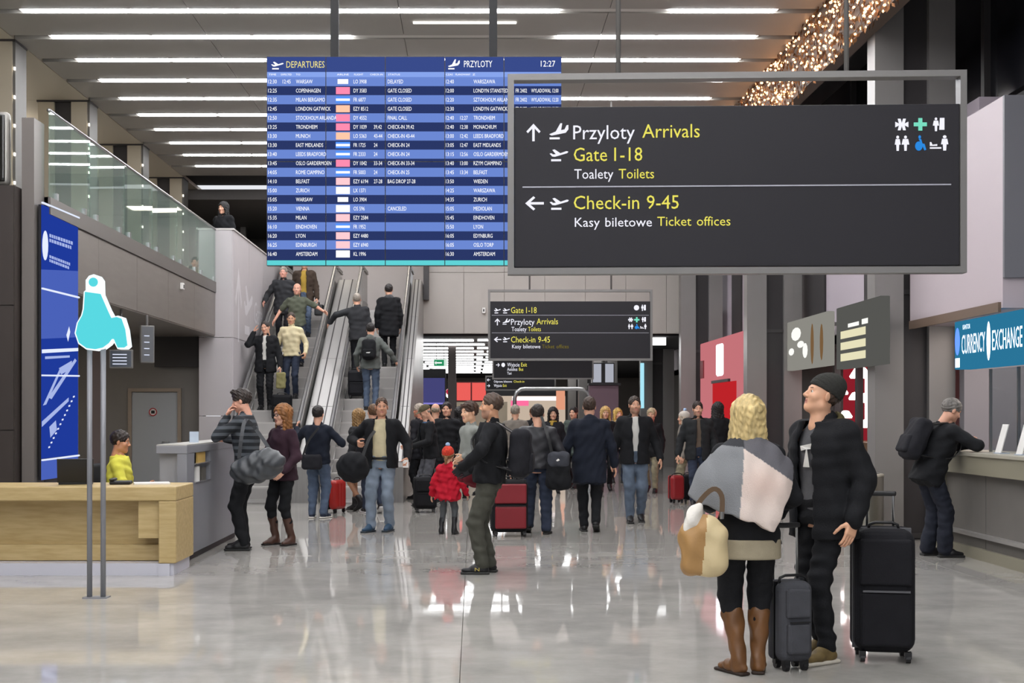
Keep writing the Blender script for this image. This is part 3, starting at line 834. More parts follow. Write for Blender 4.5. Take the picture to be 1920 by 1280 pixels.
# front end of the mezzanine: grey strip and dark brown cladding
struct(boxo('wall_end', mat('grey_strip', '#77716d', .45, .3), (-5.13, -4.99, 14.35, 14.69, 0, 4.9)), 'narrow grey upright strip beside the dark brown cladding')
wb = struct(boxo('wall_brown', M_BROWN, (-9, -5.15, 14.2, 14.6, 0, 4.10)), 'dark brown clad wall at the left edge of the hall')
for k, (z0, z1) in enumerate(((0, 1.35), (1.36, 2.75), (2.76, 4.1))):
    boxo('panel', M_BROWN, (-9, -5.16, 14.17, 14.2, z0, z1), wb)
struct(boxo('wall_pillar', mat('pillar_dark', '#514c4b', .5), (-5.3, -4.985, 14.7, 15.95, 0, SLAB0)), 'dark pillar carrying the tall blue display')
struct(boxo('wall_desk_back', M_WALLG, (-9, -5.25, 24.5, 24.8, 0, SLAB0)), 'grey wall with a pale door behind the desk')
boxo('dark_lintel', M_RECESS, (-6.15, -5.3, 24.35, 24.5, 2.45, SLAB0), bpy.data.objects['wall_desk_back'])
struct(boxo('column_desk', mat('mauve_post', '#6e6260', .5), (-6.05, -5.88, 20.0, 20.2, 0, SLAB0)), 'thin mauve post behind the desk clerk')
# door
dx0, dx1 = at(247, 0, 24.45).x, at(333, 0, 24.45).x
door = struct(thing('door_1', 'pale grey door with a small round sign and steel handle', 'door', (dx0, 24.46, 0))); del door['category']
boxo('door_leaf', mat('door_grey', '#9a9da0', .5), (0, dx1 - dx0, 0, .04, .01, 1.96), door, .004)
M_DFR = mat('door_frame', '#8b7d70', .5)
boxo('door_frame', M_DFR, (-.07, 0, -.03, .04, 0, 2.04), door); boxo('door_frame', M_DFR, (dx1 - dx0, dx1 - dx0 + .07, -.03, .04, 0, 2.04), door); boxo('door_frame', M_DFR, (0, dx1 - dx0, -.03, .04, 1.97, 2.04), door)
MB().tube([(.72, -.01, 1.0), (.72, -.06, 1.0), (.60, -.06, 1.0)], .011).build('door_handle', STEELBAR, door, True)
ds = MB().tube([(.41, -.001, 1.58), (.41, -.008, 1.58)], .085, 20).build('round_sign', mat('sign_white', '#d9d5d0', .5), door)
MB().tube([(.41 + .07 * math.cos(k * PI / 12), -.010, 1.58 + .07 * math.sin(k * PI / 12)) for k in range(24)], .012, 6, closed=True).build('red_ring', mat('sign_red', '#a5353a', .5), ds)
MB().box(.375, .445, -.012, -.009, 1.55, 1.61).build('sign_mark', PLAST, ds)

# --- escalator side wall, upper landing, back wall
ew = struct(boxo('wall_escalator', M_WALLW, (-4.78, -4.62, 24.2, 31, 0, 5.06)), 'white panelled wall beside the escalators')
for k, (z0, z1) in enumerate(((.01, 1.5), (1.51, 3.0), (3.01, 5.06))):
    boxo('panel', M_WALLW, (-5.25, -4.62, 24.16, 24.2, z0, z1), ew)
    for j in range(4): link('panel', MB().box(-4.62, -4.60, 24.2 + j * 1.7, 24.2 + j * 1.7 + 1.69, z0, z1).mesh('panel'), M_WALLW, ew)
boxo('coping', mat('coping', '#c9c5c2', .4), (-4.80, -4.58, 24.2, 31, 5.06, 5.09), ew); boxo('coping', mat('coping', '#c9c5c2', .4), (-5.27, -4.58, 24.15, 24.2, 5.06, 5.09), ew)
up = struct(boxo('floor_upper', M_WALLG, (-8.9, 7.2, 30.9, 40, 3.56, MEZ)), 'floor slab of the upper landing')
M_BACK = mat('beige_back_panel', '#a9a39c', .5, var=.02, vscale=2)
bw = struct(boxo('wall_back', M_GROUT, (-1.22, 5.0, 30.75, 30.9, 3.5, CEIL)), 'pale beige panelled wall above the passage')
for j in range(7):
    for z0, z1 in ((3.5, 4.98), (4.99, 6.4), (6.41, CEIL)):
        link('panel', MB().box(0, .977, 0, .03, z0, z1).mesh('panel'), M_BACK, bw, (-1.22 + j * .985 + (.0 if j else 0), 30.72, 0))
boxo('duct', M_RECESS, (-1.21, -1.08, 30.45, 30.7, 4.3, 5.6), bw)

# --- right: bulkhead, columns, shop wall
blk = struct(boxo('wall_bulkhead', mat('bulkhead_brown', '#5a4c40', .6), (4.72, 4.9, -4, 31, 6.18, CEIL + .1)), 'brown bulkhead along the right edge of the ceiling')
def column_right(y, h, lab):
    c = struct(thing('column', 'x', 'column', (4.89, y, 0))); del c['category']; c['label'] = lab
    for x0, x1 in ((0, .35), (.66, .98)): link('post', MB().box(x0, x1, 0, .3, 0, h).mesh('post'), M_COLG, c)
    boxo('groove', M_RECESS, (.35, .66, .08, .3, 0, h), c)
    for z in (.02, 3.0): boxo('band', mat('column_band', '#4a4848', .4, .5), (.34, .67, .06, .1, z, z + .06), c)
column_right(15.4, CEIL, 'broad grey column with a dark groove beside the steel bin')
column_right(22.6, CEIL, 'grey column with dark groove beside the red light wall')
column_right(29.8, CEIL, 'grey column with dark groove behind the red light wall')
column_right(37.0, 3.5, 'grey column with dark groove inside the far passage')
M_LAV = mat('lavender_wall', '#b3a9b2', .55)
wr_ = struct(boxo('wall_right', M_LAV, (6.0, 6.3, 15.0, 40, 2.75, 5.3)), 'pale mauve wall above the shopfronts on the right')
for y0, y1 in ((18.2, 19.3), (21.5, 23.2), (28.2, 29.2)): boxo('dark_panel', M_RECESS, (5.96, 6.0, y0, y1, 3.0, 5.3), wr_)
struct(boxo('wall_right_upper', mat('night_glass', '#15161b', .15), (6.3, 6.4, -4, 40, 5.3, CEIL + .1)), 'dark upper windows on the right side')
wu = bpy.data.objects['wall_right_upper']
for k in range(9): boxo('mullion', M_RECESS, (6.22, 6.3, 10 + k * 1.8, 10.1 + k * 1.8, 5.3, CEIL), wu)
struct(boxo('wall_far_right', M_WALLG, (8.6, 8.8, -4, 66, 0, CEIL)), 'outer wall behind the shops on the right')
struct(boxo('ceiling_shops', M_WALLG, (6.0, 8.6, 8, 40, 2.75, 2.85)), 'low ceiling over the shops')
# --- far passage
struct(boxo('ceiling_passage', M_DARK, (-6, 8.6, 30.9, 66, 3.45, 3.56)), 'dark low ceiling of the far passage')
struct(boxo('wall_far', mat('far_wall', '#8f8782', .6), (-9, 9, 66, 66.3, 0, 4)), 'far end wall of the passage')
struct(boxo('wall_passage_left', mat('passage_wall', '#6a6567', .6), (-6.2, -6, 31, 66, 0, 3.5)), 'left wall of the far passage')
M_TUBE2 = glow('passage_strip_white', '#ffffff', 5)
pt = MB().box(0, 2.05, -.09, .09, -.03, 0).mesh('light_tube')
for r in range(14):
    y = 32.2 + r * 1.9
    t = thing('passage_light', 'white strip light row number %s inward under the low passage ceiling' % (['one', 'two', 'three', 'four', 'five', 'six', 'seven', 'eight', 'nine', 'ten', 'eleven', 'twelve', 'thirteen', 'fourteen'][r]), 'ceiling light', (0, y, 3.435), 0, 'strip lights of the far passage')
    for k in range(4): link('light_tube', pt, M_TUBE2, t, (-4.2 + k * 2.15 + (.3 if r % 2 else 0), .12 * (k % 2), 0))

# --- lamps added to brighten the mezzanine, the recess below and the upper landing
M_FILL = glow('uplight', '#fff3e0', 7.0); M_HOUS = mat('lamp_housing', '#55524f', .5)
def fill_lamp(name, label, x0, x1, y0, y1, z, up):
    t = thing(name, label, 'fill lamp', ((x0 + x1) / 2, (y0 + y1) / 2, z)); w, l = (x1 - x0) / 2, (y1 - y0) / 2
    boxo('housing', M_HOUS, (-w, w, -l, l, 0, .06), t)
    boxo('diffuser', M_FILL, (-w + .01, w - .01, -l + .01, l - .01, .06 if up else -.008, .068 if up else 0), t)
for k, nm in enumerate(('nearest', 'second', 'third', 'farthest')):
    fill_lamp('added_wall_uplight', 'slim uplight added on the mezzanine wall, %s of four' % nm, -8.88, -8.70, 15.6 + 3.6 * k, 18.2 + 3.6 * k, 6.35, True)
for k, nm in enumerate(('above the desk clerk', 'in the middle of the recess', 'nearest the pale door')):
    fill_lamp('added_recess_lamp', 'added flat lamp under the mezzanine, ' + nm, -7.6, -6.9, 16.4 + 2.9 * k, 17.0 + 2.9 * k, SLAB0 - .075, False)
for k, nm in enumerate(('left', 'right')):
    fill_lamp('added_landing_lamp', 'added flat lamp over the top of the escalators, %s of two' % nm, -4.2 + 1.7 * k, -3.0 + 1.7 * k, 31.6, 32.2, CEIL - .33, False)
for k in range(3):
    c = MB().box(0, .3, 0, .4, 0, 3.45).box(.5, .8, 0, .4, 0, 3.45).box(.3, .5, .08, .4, 0, 3.45, 1).build('column', [M_COLG, M_RECESS], None, loc=(3.75 - .0 * k, 40 + 5 * k, 0))
    struct(c, 'grey grooved column deep in the far passage, ' + ('nearest', 'middle', 'farthest')[k])

# ---------------------------------------------------------------- escalators
M_STEEL = mat('brushed_steel', '#989694', .36, .55, var=.08, vscale=5, stretch=(6, .4, .4)); M_STEP = mat('step_grey', '#b4b1ae', .5, .2, var=.1, vscale=40, stretch=(10, 1, 1))
M_RISER = mat('riser_grey', '#a5a29f', .5, .2)
M_RAIL = mat('handrail_rubber', '#5e5d5e', .25)
M_INNER = mat('balustrade_panel', '#b0aeac', .25, .5)
M_DECK = mat('deck_bright', '#a8a6a4', .34, .5)
T30 = math.tan(math.radians(30)); YS, YB = 22.6, 21.6
def esc_z(y): return min(max((y - YS) * T30, 0), MEZ)
YT = YS + MEZ / T30
def escalator(label, x0, x1):
    """inner width between x0 and x1"""
    t = thing('escalator', label, 'escalator', ((x0 + x1) / 2, YB, 0))
    ox, oy = (x0 + x1) / 2, YB
    w = (x1 - x0) / 2
    sm = MB().box(-w, w, 0, .41, -.03, 0).mesh('step')
    rm = MB().box(-w, w, 0, .02, -.23, -.03).mesh('riser')
    y = YS; k = 0
    while y < YT + .1:
        z = (k + 1) * .2309
        if z > MEZ + .02: break
        s_ = link('step', sm, M_STEP, t, (0, y - oy, z)); link('riser', rm, M_RISER, s_)
        y += .4; k += 1
    boxo('comb_plate', M_STEEL, (-w, w, -.05, YS - oy + .02, .0, .03), t)
    # side profile of balustrade: follows incline
    ys = [YB + .05, YS - .1, YS + .25, YT - .1, YT + .4, 31.0]
    def zc(y): return .0 if y < YS else min((y - YS) * T30, MEZ)
    prof_lo = [(y - oy, zc(y) + .12) for y in ys]; prof_hi = [(y - oy, zc(y) + .90) for y in ys]
    for e in (-1, 1):
        xa_ = e * (w + .02)
        mb = MB(); mb.prism([(ys[0] - oy, 0)] + prof_hi + prof_lo[::-1][:-1], 'x', xa_ - .015, xa_ + .015)
        mb.build('balustrade', M_INNER, t)
        mb = MB(); mb.prism([(p[0], p[1] - .30) for p in prof_lo] + [(p[0], p[1] + .06) for p in prof_lo[::-1]], 'x', e * (w - .005), e * (w + .02)); mb.build('skirt', M_STEEL, t)
        # deck strips with joint covers
        for j in range(len(ys) - 1):
            a, b = prof_hi[j], prof_hi[j + 1]
            MB().prism([(a[0], a[1] - .01), (b[0], b[1] - .01), (b[0], b[1] + .015), (a[0], a[1] + .015)], 'x', xa_ - .045, xa_ + .045).build('deck', M_DECK, t)
        pts = [(xa_, ys[0] - oy + .05, .30), (xa_, ys[0] - oy - .12, .42), (xa_, ys[0] - oy - .18, .62), (xa_, ys[0] - oy - .1, .84), (xa_, ys[0] - oy + .08, .95)] + [(xa_, p[0], p[1] + .06) for p in prof_hi[1:]]
        MB().tube(pts, .038, 10).build('handrail', M_RAIL, t, True)
        for j in range(9):
            yy = YS + .5 + j * .8; zz = zc(yy)
            link('panel_joint', MB().prism([(yy - oy, zz + .06), (yy - oy + .02, zz + .07), (yy - oy + .02, zz + .9), (yy - oy, zz + .89)], 'x', e * (w + .004), e * (w + .008)).mesh('panel_joint'), M_RECESS, t)
    return t
def clad(label, x0, x1, name):
    """steel cladding that fills between or beside the moving stairs"""
    ys = [YB + .35, YS + .1, YT, 30.68]
    def zc(y): return .62 if y < YS else min((y - YS) * T30 + .62, MEZ + .62)
    o = MB().prism([(ys[0], 0)] + [(y, zc(y)) for y in ys] + [(30.68, 0)], 'x', x0, x1).build(name, M_STEEL, None)
    tag(o, label, 'cladding')
    n = 4
    for j in range(n):
        y0 = ys[1] + (ys[2] - ys[1]) * j / n; y1 = ys[1] + (ys[2] - ys[1]) * (j + 1) / n - .02
        link('deck_plate', MB().prism([(y0, zc(y0) + .001), (y1, zc(y1) + .001), (y1, zc(y1) + .016), (y0, zc(y0) + .016)], 'x', x0 + .03, x1 - .03).mesh('deck_plate'), M_DECK, o)
    for u in (.3, .7):
        xg = x0 + (x1 - x0) * u
        for (ya_, yb_) in ((ys[1], ys[2]),):
            link('seam', MB().prism([(ya_, zc(ya_) + .017), (yb_, zc(yb_) + .017), (yb_, zc(yb_) + .022), (ya_, zc(ya_) + .022)], 'x', xg - .012, xg + .012).mesh('seam'), M_RECESS, o)
    return o
escalator('left escalator carrying people down, beside the white wall', -4.42, -3.26)
escalator('right escalator carrying people up, nearest the passage', -2.60, -1.52)
clad('steel cladding strip between the two escalators', -3.17, -2.69, 'escalator_cladding')
clad('tall steel side cladding of the right escalator', -1.43, -1.22, 'escalator_cladding')

# ---------------------------------------------------------------- lettering, icons, signs
L_WHITE = glow('sign_letter_white', '#f4f4ff', 1.0); L_YEL = glow('sign_letter_yellow', '#f1e765', .95); L_GREEN = glow('picto_green', '#7fe6c8', .9)
L_BLUE = glow('picto_blue', '#2f8fe8', .9); L_DIMY = glow('sign_letter_dim', '#8a7d2c', .7); L_LINE = mat('sign_line', '#a9a9b4', .4)
M_SIGN = mat('sign_black', '#2d2c30', .4, spec=.2); M_SFR = mat('sign_frame_grey', '#7d7b79', .35, .4)
def circ(cx, cz, r, n=14): return [(cx + r * math.cos(2 * PI * k / n), cz + r * math.sin(2 * PI * k / n)) for k in range(n)]
TAKEOFF = [[(.02, .55), (.12, .58), (.2, .50), (.34, .52), (.16, .80), (.28, .84), (.58, .58), (.9, .72), (1, .68), (.94, .58), (.3, .34), (.16, .36)], [(.1, .04), (.62, .04), (.62, .18), (.1, .18)]]
LANDING = [[(.0, .34), (.12, .26), (.86, .42), (1, .62), (1, .88), (.9, .86), (.8, .62), (.62, .58), (.68, .98), (.58, .98), (.34, .5)], [(.02, .04), (.55, .04), (.55, .16), (.02, .16)]]
UPARROW = [[(.42, 0), (.58, 0), (.58, .72), (.86, .46), (.96, .56), (.5, 1), (.04, .56), (.14, .46), (.42, .72)]]
LEFTARROW = [[(p[1] * -1 + 1, p[0]) for p in UPARROW[0]]]
RIGHTARROW = [[(p[1], p[0]) for p in UPARROW[0]]]
def man_p(x, s=1.): return [circ(x, .88, .1), [(x - .14 * s, .76), (x + .14 * s, .76), (x + .2 * s, .4), (x + .1, .4), (x + .08, 0), (x - .08, 0), (x - .1, .4), (x - .2 * s, .4)]]
PAIR = man_p(.22) + man_p(.75, 1.3)
CROSS = [[(.36, .05), (.64, .05), (.64, .36), (.95, .36), (.95, .64), (.64, .64), (.64, .95), (.36, .95), (.36, .64), (.05, .64), (.05, .36), (.36, .36)]]
STAR = [[(.05, .72), (.3, .58), (.22, .95), (.42, .95), (.5, .62), (.58, .95), (.78, .95), (.7, .58), (.95, .72), (.95, .28), (.7, .42), (.78, .05), (.58, .05), (.5, .38), (.42, .05), (.22, .05), (.3, .42), (.05, .28)]]
WHEEL = [circ(.45, .88, .11), [(.36, .76), (.56, .76), (.68, .46), (.84, .44), (.98, .06), (.82, .02), (.7, .24)], circ(.38, .3, .30, 18)]
BABY = [[(0, .3), (0, .55), (.08, .55), (.14, .38), (.4, .42), (.4, .3)], [(0, .12), (.62, .12), (.62, .22), (0, .22)]] + man_p(.8, 1.)
TWO = man_p(.3, 1.2) + [[(.55, .1), (.95, .1), (.95, .95), (.6, .95)]]
def icon(mb, shape, x, z, w, h, m=0, y=0.):
    for pl in shape:
        mb.add([(x + p[0] * w, y, z + p[1] * h) for p in pl], [tuple(range(len(pl)))], m)
def tri(o):
    import bmesh
    bm = bmesh.new(); bm.from_mesh(o.data); bmesh.ops.triangulate(bm, faces=[f for f in bm.faces if len(f.verts) > 4]); bm.to_mesh(o.data); bm.free(); return o
def lettering(mb, mats, parent, name='lettering'):
    return tri(link(name, mb.mesh(name), mats, parent))

def way_sign(label, Y, rz, frame, panel, texts, icons, lines, rods, zc=CEIL):
    """frame, panel in photograph pixels at distance Y (x0, x1, y0, y1)"""
    k = Y / F; cx = (frame[0] + frame[1]) / 2; pb = frame[3]
    base = at(cx, pb, Y)
    X = lambda px: (px - cx) * k
    Z = lambda py: (pb - py) * k
    t = thing('wayfinding_sign', label, 'sign', base, rz)
    pn = MB().box(X(panel[0]), X(panel[1]), -.03, .03, Z(panel[3]), Z(panel[2])).build('sign_panel', M_SIGN, t, bevel=.004)
    th = .040
    x0, x1, z0, z1 = X(frame[0]), X(frame[1]), Z(frame[3]), Z(frame[2])
    for b in ((x0, x0 + th, z0, z1), (x1 - th, x1, z0, z1), (x0 + th, x1 - th, z0, z0 + th), (x0 + th, x1 - th, z1 - th, z1)):
        link('frame_bar', MB().box(b[0], b[1], -.045, .045, b[2], b[3]).mesh('frame_bar'), M_SFR, t)
    for px in rods:
        link('hanging_rod', MB().tube([(X(px), 0, z1 - .01), (X(px), 0, zc - base.z)], .016, 10).mesh('hanging_rod', True), M_SFR, t)
    for (s, p0, p1, y0, y1, m) in texts:
        wd = s.split(' '); ln = [text_shape(q)[0][:, 0].max() for q in wd]; tot = sum(ln) + .6 * (len(wd) - 1); x_ = 0
        for q, l_ in zip(wd, ln):
            mb = MB(); put_text(mb, q, X(p0 + (p1 - p0) * x_ / tot), X(p0 + (p1 - p0) * (x_ + l_) / tot), Z(y1), (y1 - y0) * k, -.033); lettering(mb, m, pn); x_ += l_ + .6
    for (shp, p0, p1, y0, y1, m) in icons:
        mb = MB(); icon(mb, shp, X(p0), Z(y1), (p1 - p0) * k, (y1 - y0) * k, 0, -.033); lettering(mb, m, pn, 'pictogram')
    for (p0, p1, y0) in lines:
        link('divider_line', MB().box(X(p0), X(p1), -.034, -.03, Z(y0) - .004, Z(y0) + .004).mesh('divider_line'), L_LINE, pn)
    return t
WY, WW = L_YEL, L_WHITE
way_sign('large black hanging sign reading Przyloty Arrivals, nearest the camera', 8.0, math.radians(-2.0), (952, 1803, 138, 514), (964, 1791, 200, 500),
    [('Przyloty', 1075, 1190, 235, 261, WW), ('Arrivals', 1204, 1311, 234, 259, WY), ('Gate 1-18', 1076, 1204, 277, 302, WY), ('Toalety', 1077, 1150, 317, 335, WW), ('Toilets', 1160, 1226, 317, 335, WY),
     ('Check-in 9-45', 1076, 1272, 367, 392, WY), ('Kasy biletowe', 1078, 1222, 408, 425, WW), ('Ticket offices', 1232, 1368, 407, 424, WY)],
    [(UPARROW, 986, 1015, 231, 264, WW), (LANDING, 1030, 1066, 230, 262, WW), (TAKEOFF, 1030, 1066, 275, 303, WW), (LEFTARROW, 985, 1020, 366, 395, WW), (TAKEOFF, 1030, 1067, 366, 394, WW),
     (STAR, 1671, 1698, 226, 250, WW), (CROSS, 1705, 1732, 225, 251, L_GREEN), (TWO, 1740, 1764, 225, 251, WW), (PAIR, 1671, 1698, 258, 287, WW), (WHEEL, 1707, 1730, 258, 287, L_BLUE), (BABY, 1736, 1770, 258, 287, WW)],
    [(980, 1775, 350)], [1160, 1585])
way_sign('mid-sized black hanging sign reading Gate 1-18 Przyloty, below and beyond the large one', 22.3, 0, (915, 1223, 543, 676), (918, 1221, 565, 672),
    [('Gate 1-18', 958, 1006, 576, 587, WY), ('Przyloty', 958, 1002, 598, 609, WW), ('Arrivals', 1006, 1046, 597, 608, WY), ('Toalety', 959, 987, 613, 621, WW), ('Toilets', 990, 1014, 613, 621, WY),
     ('Check-in 9-45', 958, 1031, 631, 642, WY), ('Kasy biletowe', 960, 1013, 646, 653, WW), ('Ticket offices', 1016, 1066, 646, 653, L_DIMY)],
    [(TAKEOFF, 926, 939, 576, 588, WW), (TAKEOFF, 942, 956, 576, 588, WW), (UPARROW, 927, 938, 597, 610, WW), (LANDING, 942, 956, 597, 609, WW), (LEFTARROW, 926, 940, 631, 642, WW), (TAKEOFF, 942, 956, 630, 642, WW),
     (circ(.5, .5, .5) and [circ(.5, .5, .5)], 1188, 1198, 572, 582, WW), (TWO, 1201, 1211, 571, 583, WW), (STAR, 1177, 1187, 595, 604, WW), (CROSS, 1188, 1199, 594, 605, L_GREEN), (TWO, 1202, 1211, 594, 604, WW),
     (PAIR, 1177, 1187, 607, 617, WW), (WHEEL, 1189, 1199, 607, 617, L_BLUE), (BABY, 1200, 1212, 607, 617, WW)],
    [(922, 1216, 591), (922, 1216, 624)], [993, 1146])
way_sign('small black sign reading Exit, hanging just below the mid-sized sign', 33.5, 0, (923, 1113, 664, 711), (924, 1112, 670, 710),
    [('Wyjscie', 951, 974, 680, 687, WW), ('Exit', 977, 988, 680, 687, WY), ('Autobus', 951, 970, 689, 695, WW), ('Bus', 973, 981, 689, 695, WY), ('Taxi', 951, 959, 697, 702, WW)],
    [(RIGHTARROW, 930, 937, 680, 688, WW), ([circ(.5, .5, .5)], 940, 947, 680, 688, WW)], [], [960, 1075], 3.45)
way_sign('dark far sign partly hidden under the Exit sign', 40, 0, (910, 1042, 704, 732), (911, 1041, 706, 731),
    [('Odprawa biletowo', 926, 960, 713, 717, WW), ('Check-in', 963, 983, 713, 717, WY), ('Wyjscie', 926, 941, 720, 725, WW), ('Exit', 943, 950, 720, 725, WY)],
    [(LEFTARROW, 913, 919, 709, 715, WW), (RIGHTARROW, 913, 919, 720, 726, WW)], [], [930, 1020], 3.45)

# --- flight board
E_LT = glow('screen_blue_light', '#6d8ad6', .95); E_DK = glow('screen_blue_dark', '#2b3868', .95); E_HD = glow('screen_header', '#3a4c8c', .95); E_SUB = glow('screen_subhead', '#86a3ea', 1.0)
E_TEAL = glow('screen_teal', '#5fd0d4', 1.0); E_PINK = glow('screen_pink', '#ff86a8', 1.1); E_ROSE = glow('screen_rose', '#ffc3c9', 1.1); E_ORG = glow('screen_orange', '#ffbfa0', 1.1); E_WHT = glow('screen_white', '#ffffff', 1.1); E_BLU = glow('screen_logo_blue', '#4f8df0', 1.1)
E_YELW = glow('screen_yellow', '#f2e38a', 1.0)
BY = 14.0; bk = BY / F
board = thing('flight_board', 'large blue flight information board hanging above the escalators', 'flight board', at(776, 498, BY))
bX = lambda px: (px - 776) * bk
bZ = lambda py: (498 - py) * bk
M_BZ = mat('screen_bezel', '#0d0e14', .4)
xe = [500, 611, 722.5, 834, 945, 1053]; ye = [106, 303, 498]
row_y = [153 + 17.0 * i for i in range(20)]
LOGO = ['L', 'P', 'B', 'O', 'P', 'P', 'O', 'B', 'B', 'P', 'B', 'R', 'W', 'L', 'W', 'R', 'B', 'R', 'R', 'W']
DEP = [('12:30', '12:45', 'WARSAW', 'LO 3908', '', 'DELAYED'), ('12:25', '', 'COPENHAGEN', 'DY 3583', '', 'GATE CLOSED'), ('12:35', '', 'MILAN BERGAMO', 'FR 6877', '', 'GATE CLOSED'), ('12:45', '', 'LONDON GATWICK', 'EZY 8512', '', 'GATE CLOSED'),
       ('12:50', '', 'STOCKHOLM ARLANDA', 'DY 4552', '', 'FINAL CALL'), ('13:25', '', 'TRONDHEIM', 'DY 1039', '39,42', 'CHECK-IN 39,42'), ('13:30', '', 'MUNICH', 'LO 5363', '43-44', 'CHECK-IN 43-44'), ('13:30', '', 'EAST MIDLANDS', 'FR 1725', '24', 'CHECK-IN 24'),
       ('13:40', '', 'LEEDS BRADFORD', 'FR 2333', '24', 'CHECK-IN 24'), ('13:45', '', 'OSLO GARDERMOEN', 'DY 1042', '33-34', 'CHECK-IN 33-34'), ('14:05', '', 'ROME CIAMPINO', 'FR 5003', '24', 'CHECK-IN 25'), ('14:10', '', 'BELFAST', 'EZY 6194', '27-28', 'BAG DROP 27-28'),
       ('15:00', '', 'ZURICH', 'LX 1371', '', ''), ('15:05', '', 'WARSAW', 'LO 3904', '', ''), ('15:20', '', 'VIENNA', 'OS 596', '', 'CANCELED'), ('15:35', '', 'MILAN', 'EZY 2584', '', ''), ('16:10', '', 'EINDHOVEN', 'FR 1952', '', ''),
       ('16:20', '', 'LYON', 'EZY 4480', '', ''), ('16:25', '', 'EDINBURGH', 'EZY 6940', '', ''), ('16:40', '', 'AMSTERDAM', 'KL 1996', '', '')]
ARR = [('12:40', '', 'WARSZAWA'), ('12:00', '', 'LONDYN STANSTED'), ('12:20', '', 'SZTOKHOLM ARLANDA'), ('12:30', '', 'LONDYN GATWICK'), ('12:40', '12:27', 'TRONDHEIM'), ('12:40', '12:38', 'MONACHIUM'), ('13:00', '12:42', 'LEEDS BRADFORD'),
       ('13:05', '12:47', 'EAST MIDLANDS'), ('13:15', '12:56', 'OSLO GARDERMOEN'), ('13:40', '13:00', 'RZYM CIAMPINO'), ('13:45', '13:34', 'BELFAST'), ('13:50', '', 'WIEDEN'), ('14:25', '', 'WARSZAWA'), ('14:35', '', 'ZURICH'), ('15:05', '', 'MEDIOLAN'),
       ('15:45', '', 'EINDHOVEN'), ('15:50', '', 'LYON'), ('16:05', '', 'EDYNBURG'), ('16:05', '', 'OSLO TORP'), ('16:30', '', 'AMSTERDAM')]
items = []
for i in range(20):
    y = row_y[i]; d = DEP[i]
    for s, x, w in ((d[0], 503, 16), (d[1], 530, 15), (d[2], 555, None), (d[3], 663, None), (d[4], 701, None), (d[5], 727, None)):
        if s: items.append((s, x, None if w is None else x + w, y, 0))
    for s, x, w in ((ARR[i][0], 836, 15), (ARR[i][1], 863, 14), (ARR[i][2], 888, None)):
        if s: items.append((s, x, None if w is None else x + w, y, 0))
    if i in (1, 2, 3): items += [('FR 2402', 967, 988, y, 0), ('WYLADOWAL %s' % ARR[i][0], 996, 1047, y, 0)]
for s, x, w in (('TIME', 504, 14), ('EXPECTED', 527, 20), ('TO', 555, 8), ('AIRLINE', 632, 22), ('FLIGHT', 664, 17), ('CHECK-IN', 694, 24), ('STATUS', 728, 22), ('CZAS', 836, 13), ('PLANOWANY', 854, 28), ('Z', 886, 5)):
    items.append((s, x, x + w, 139.8, 1))
si = 0
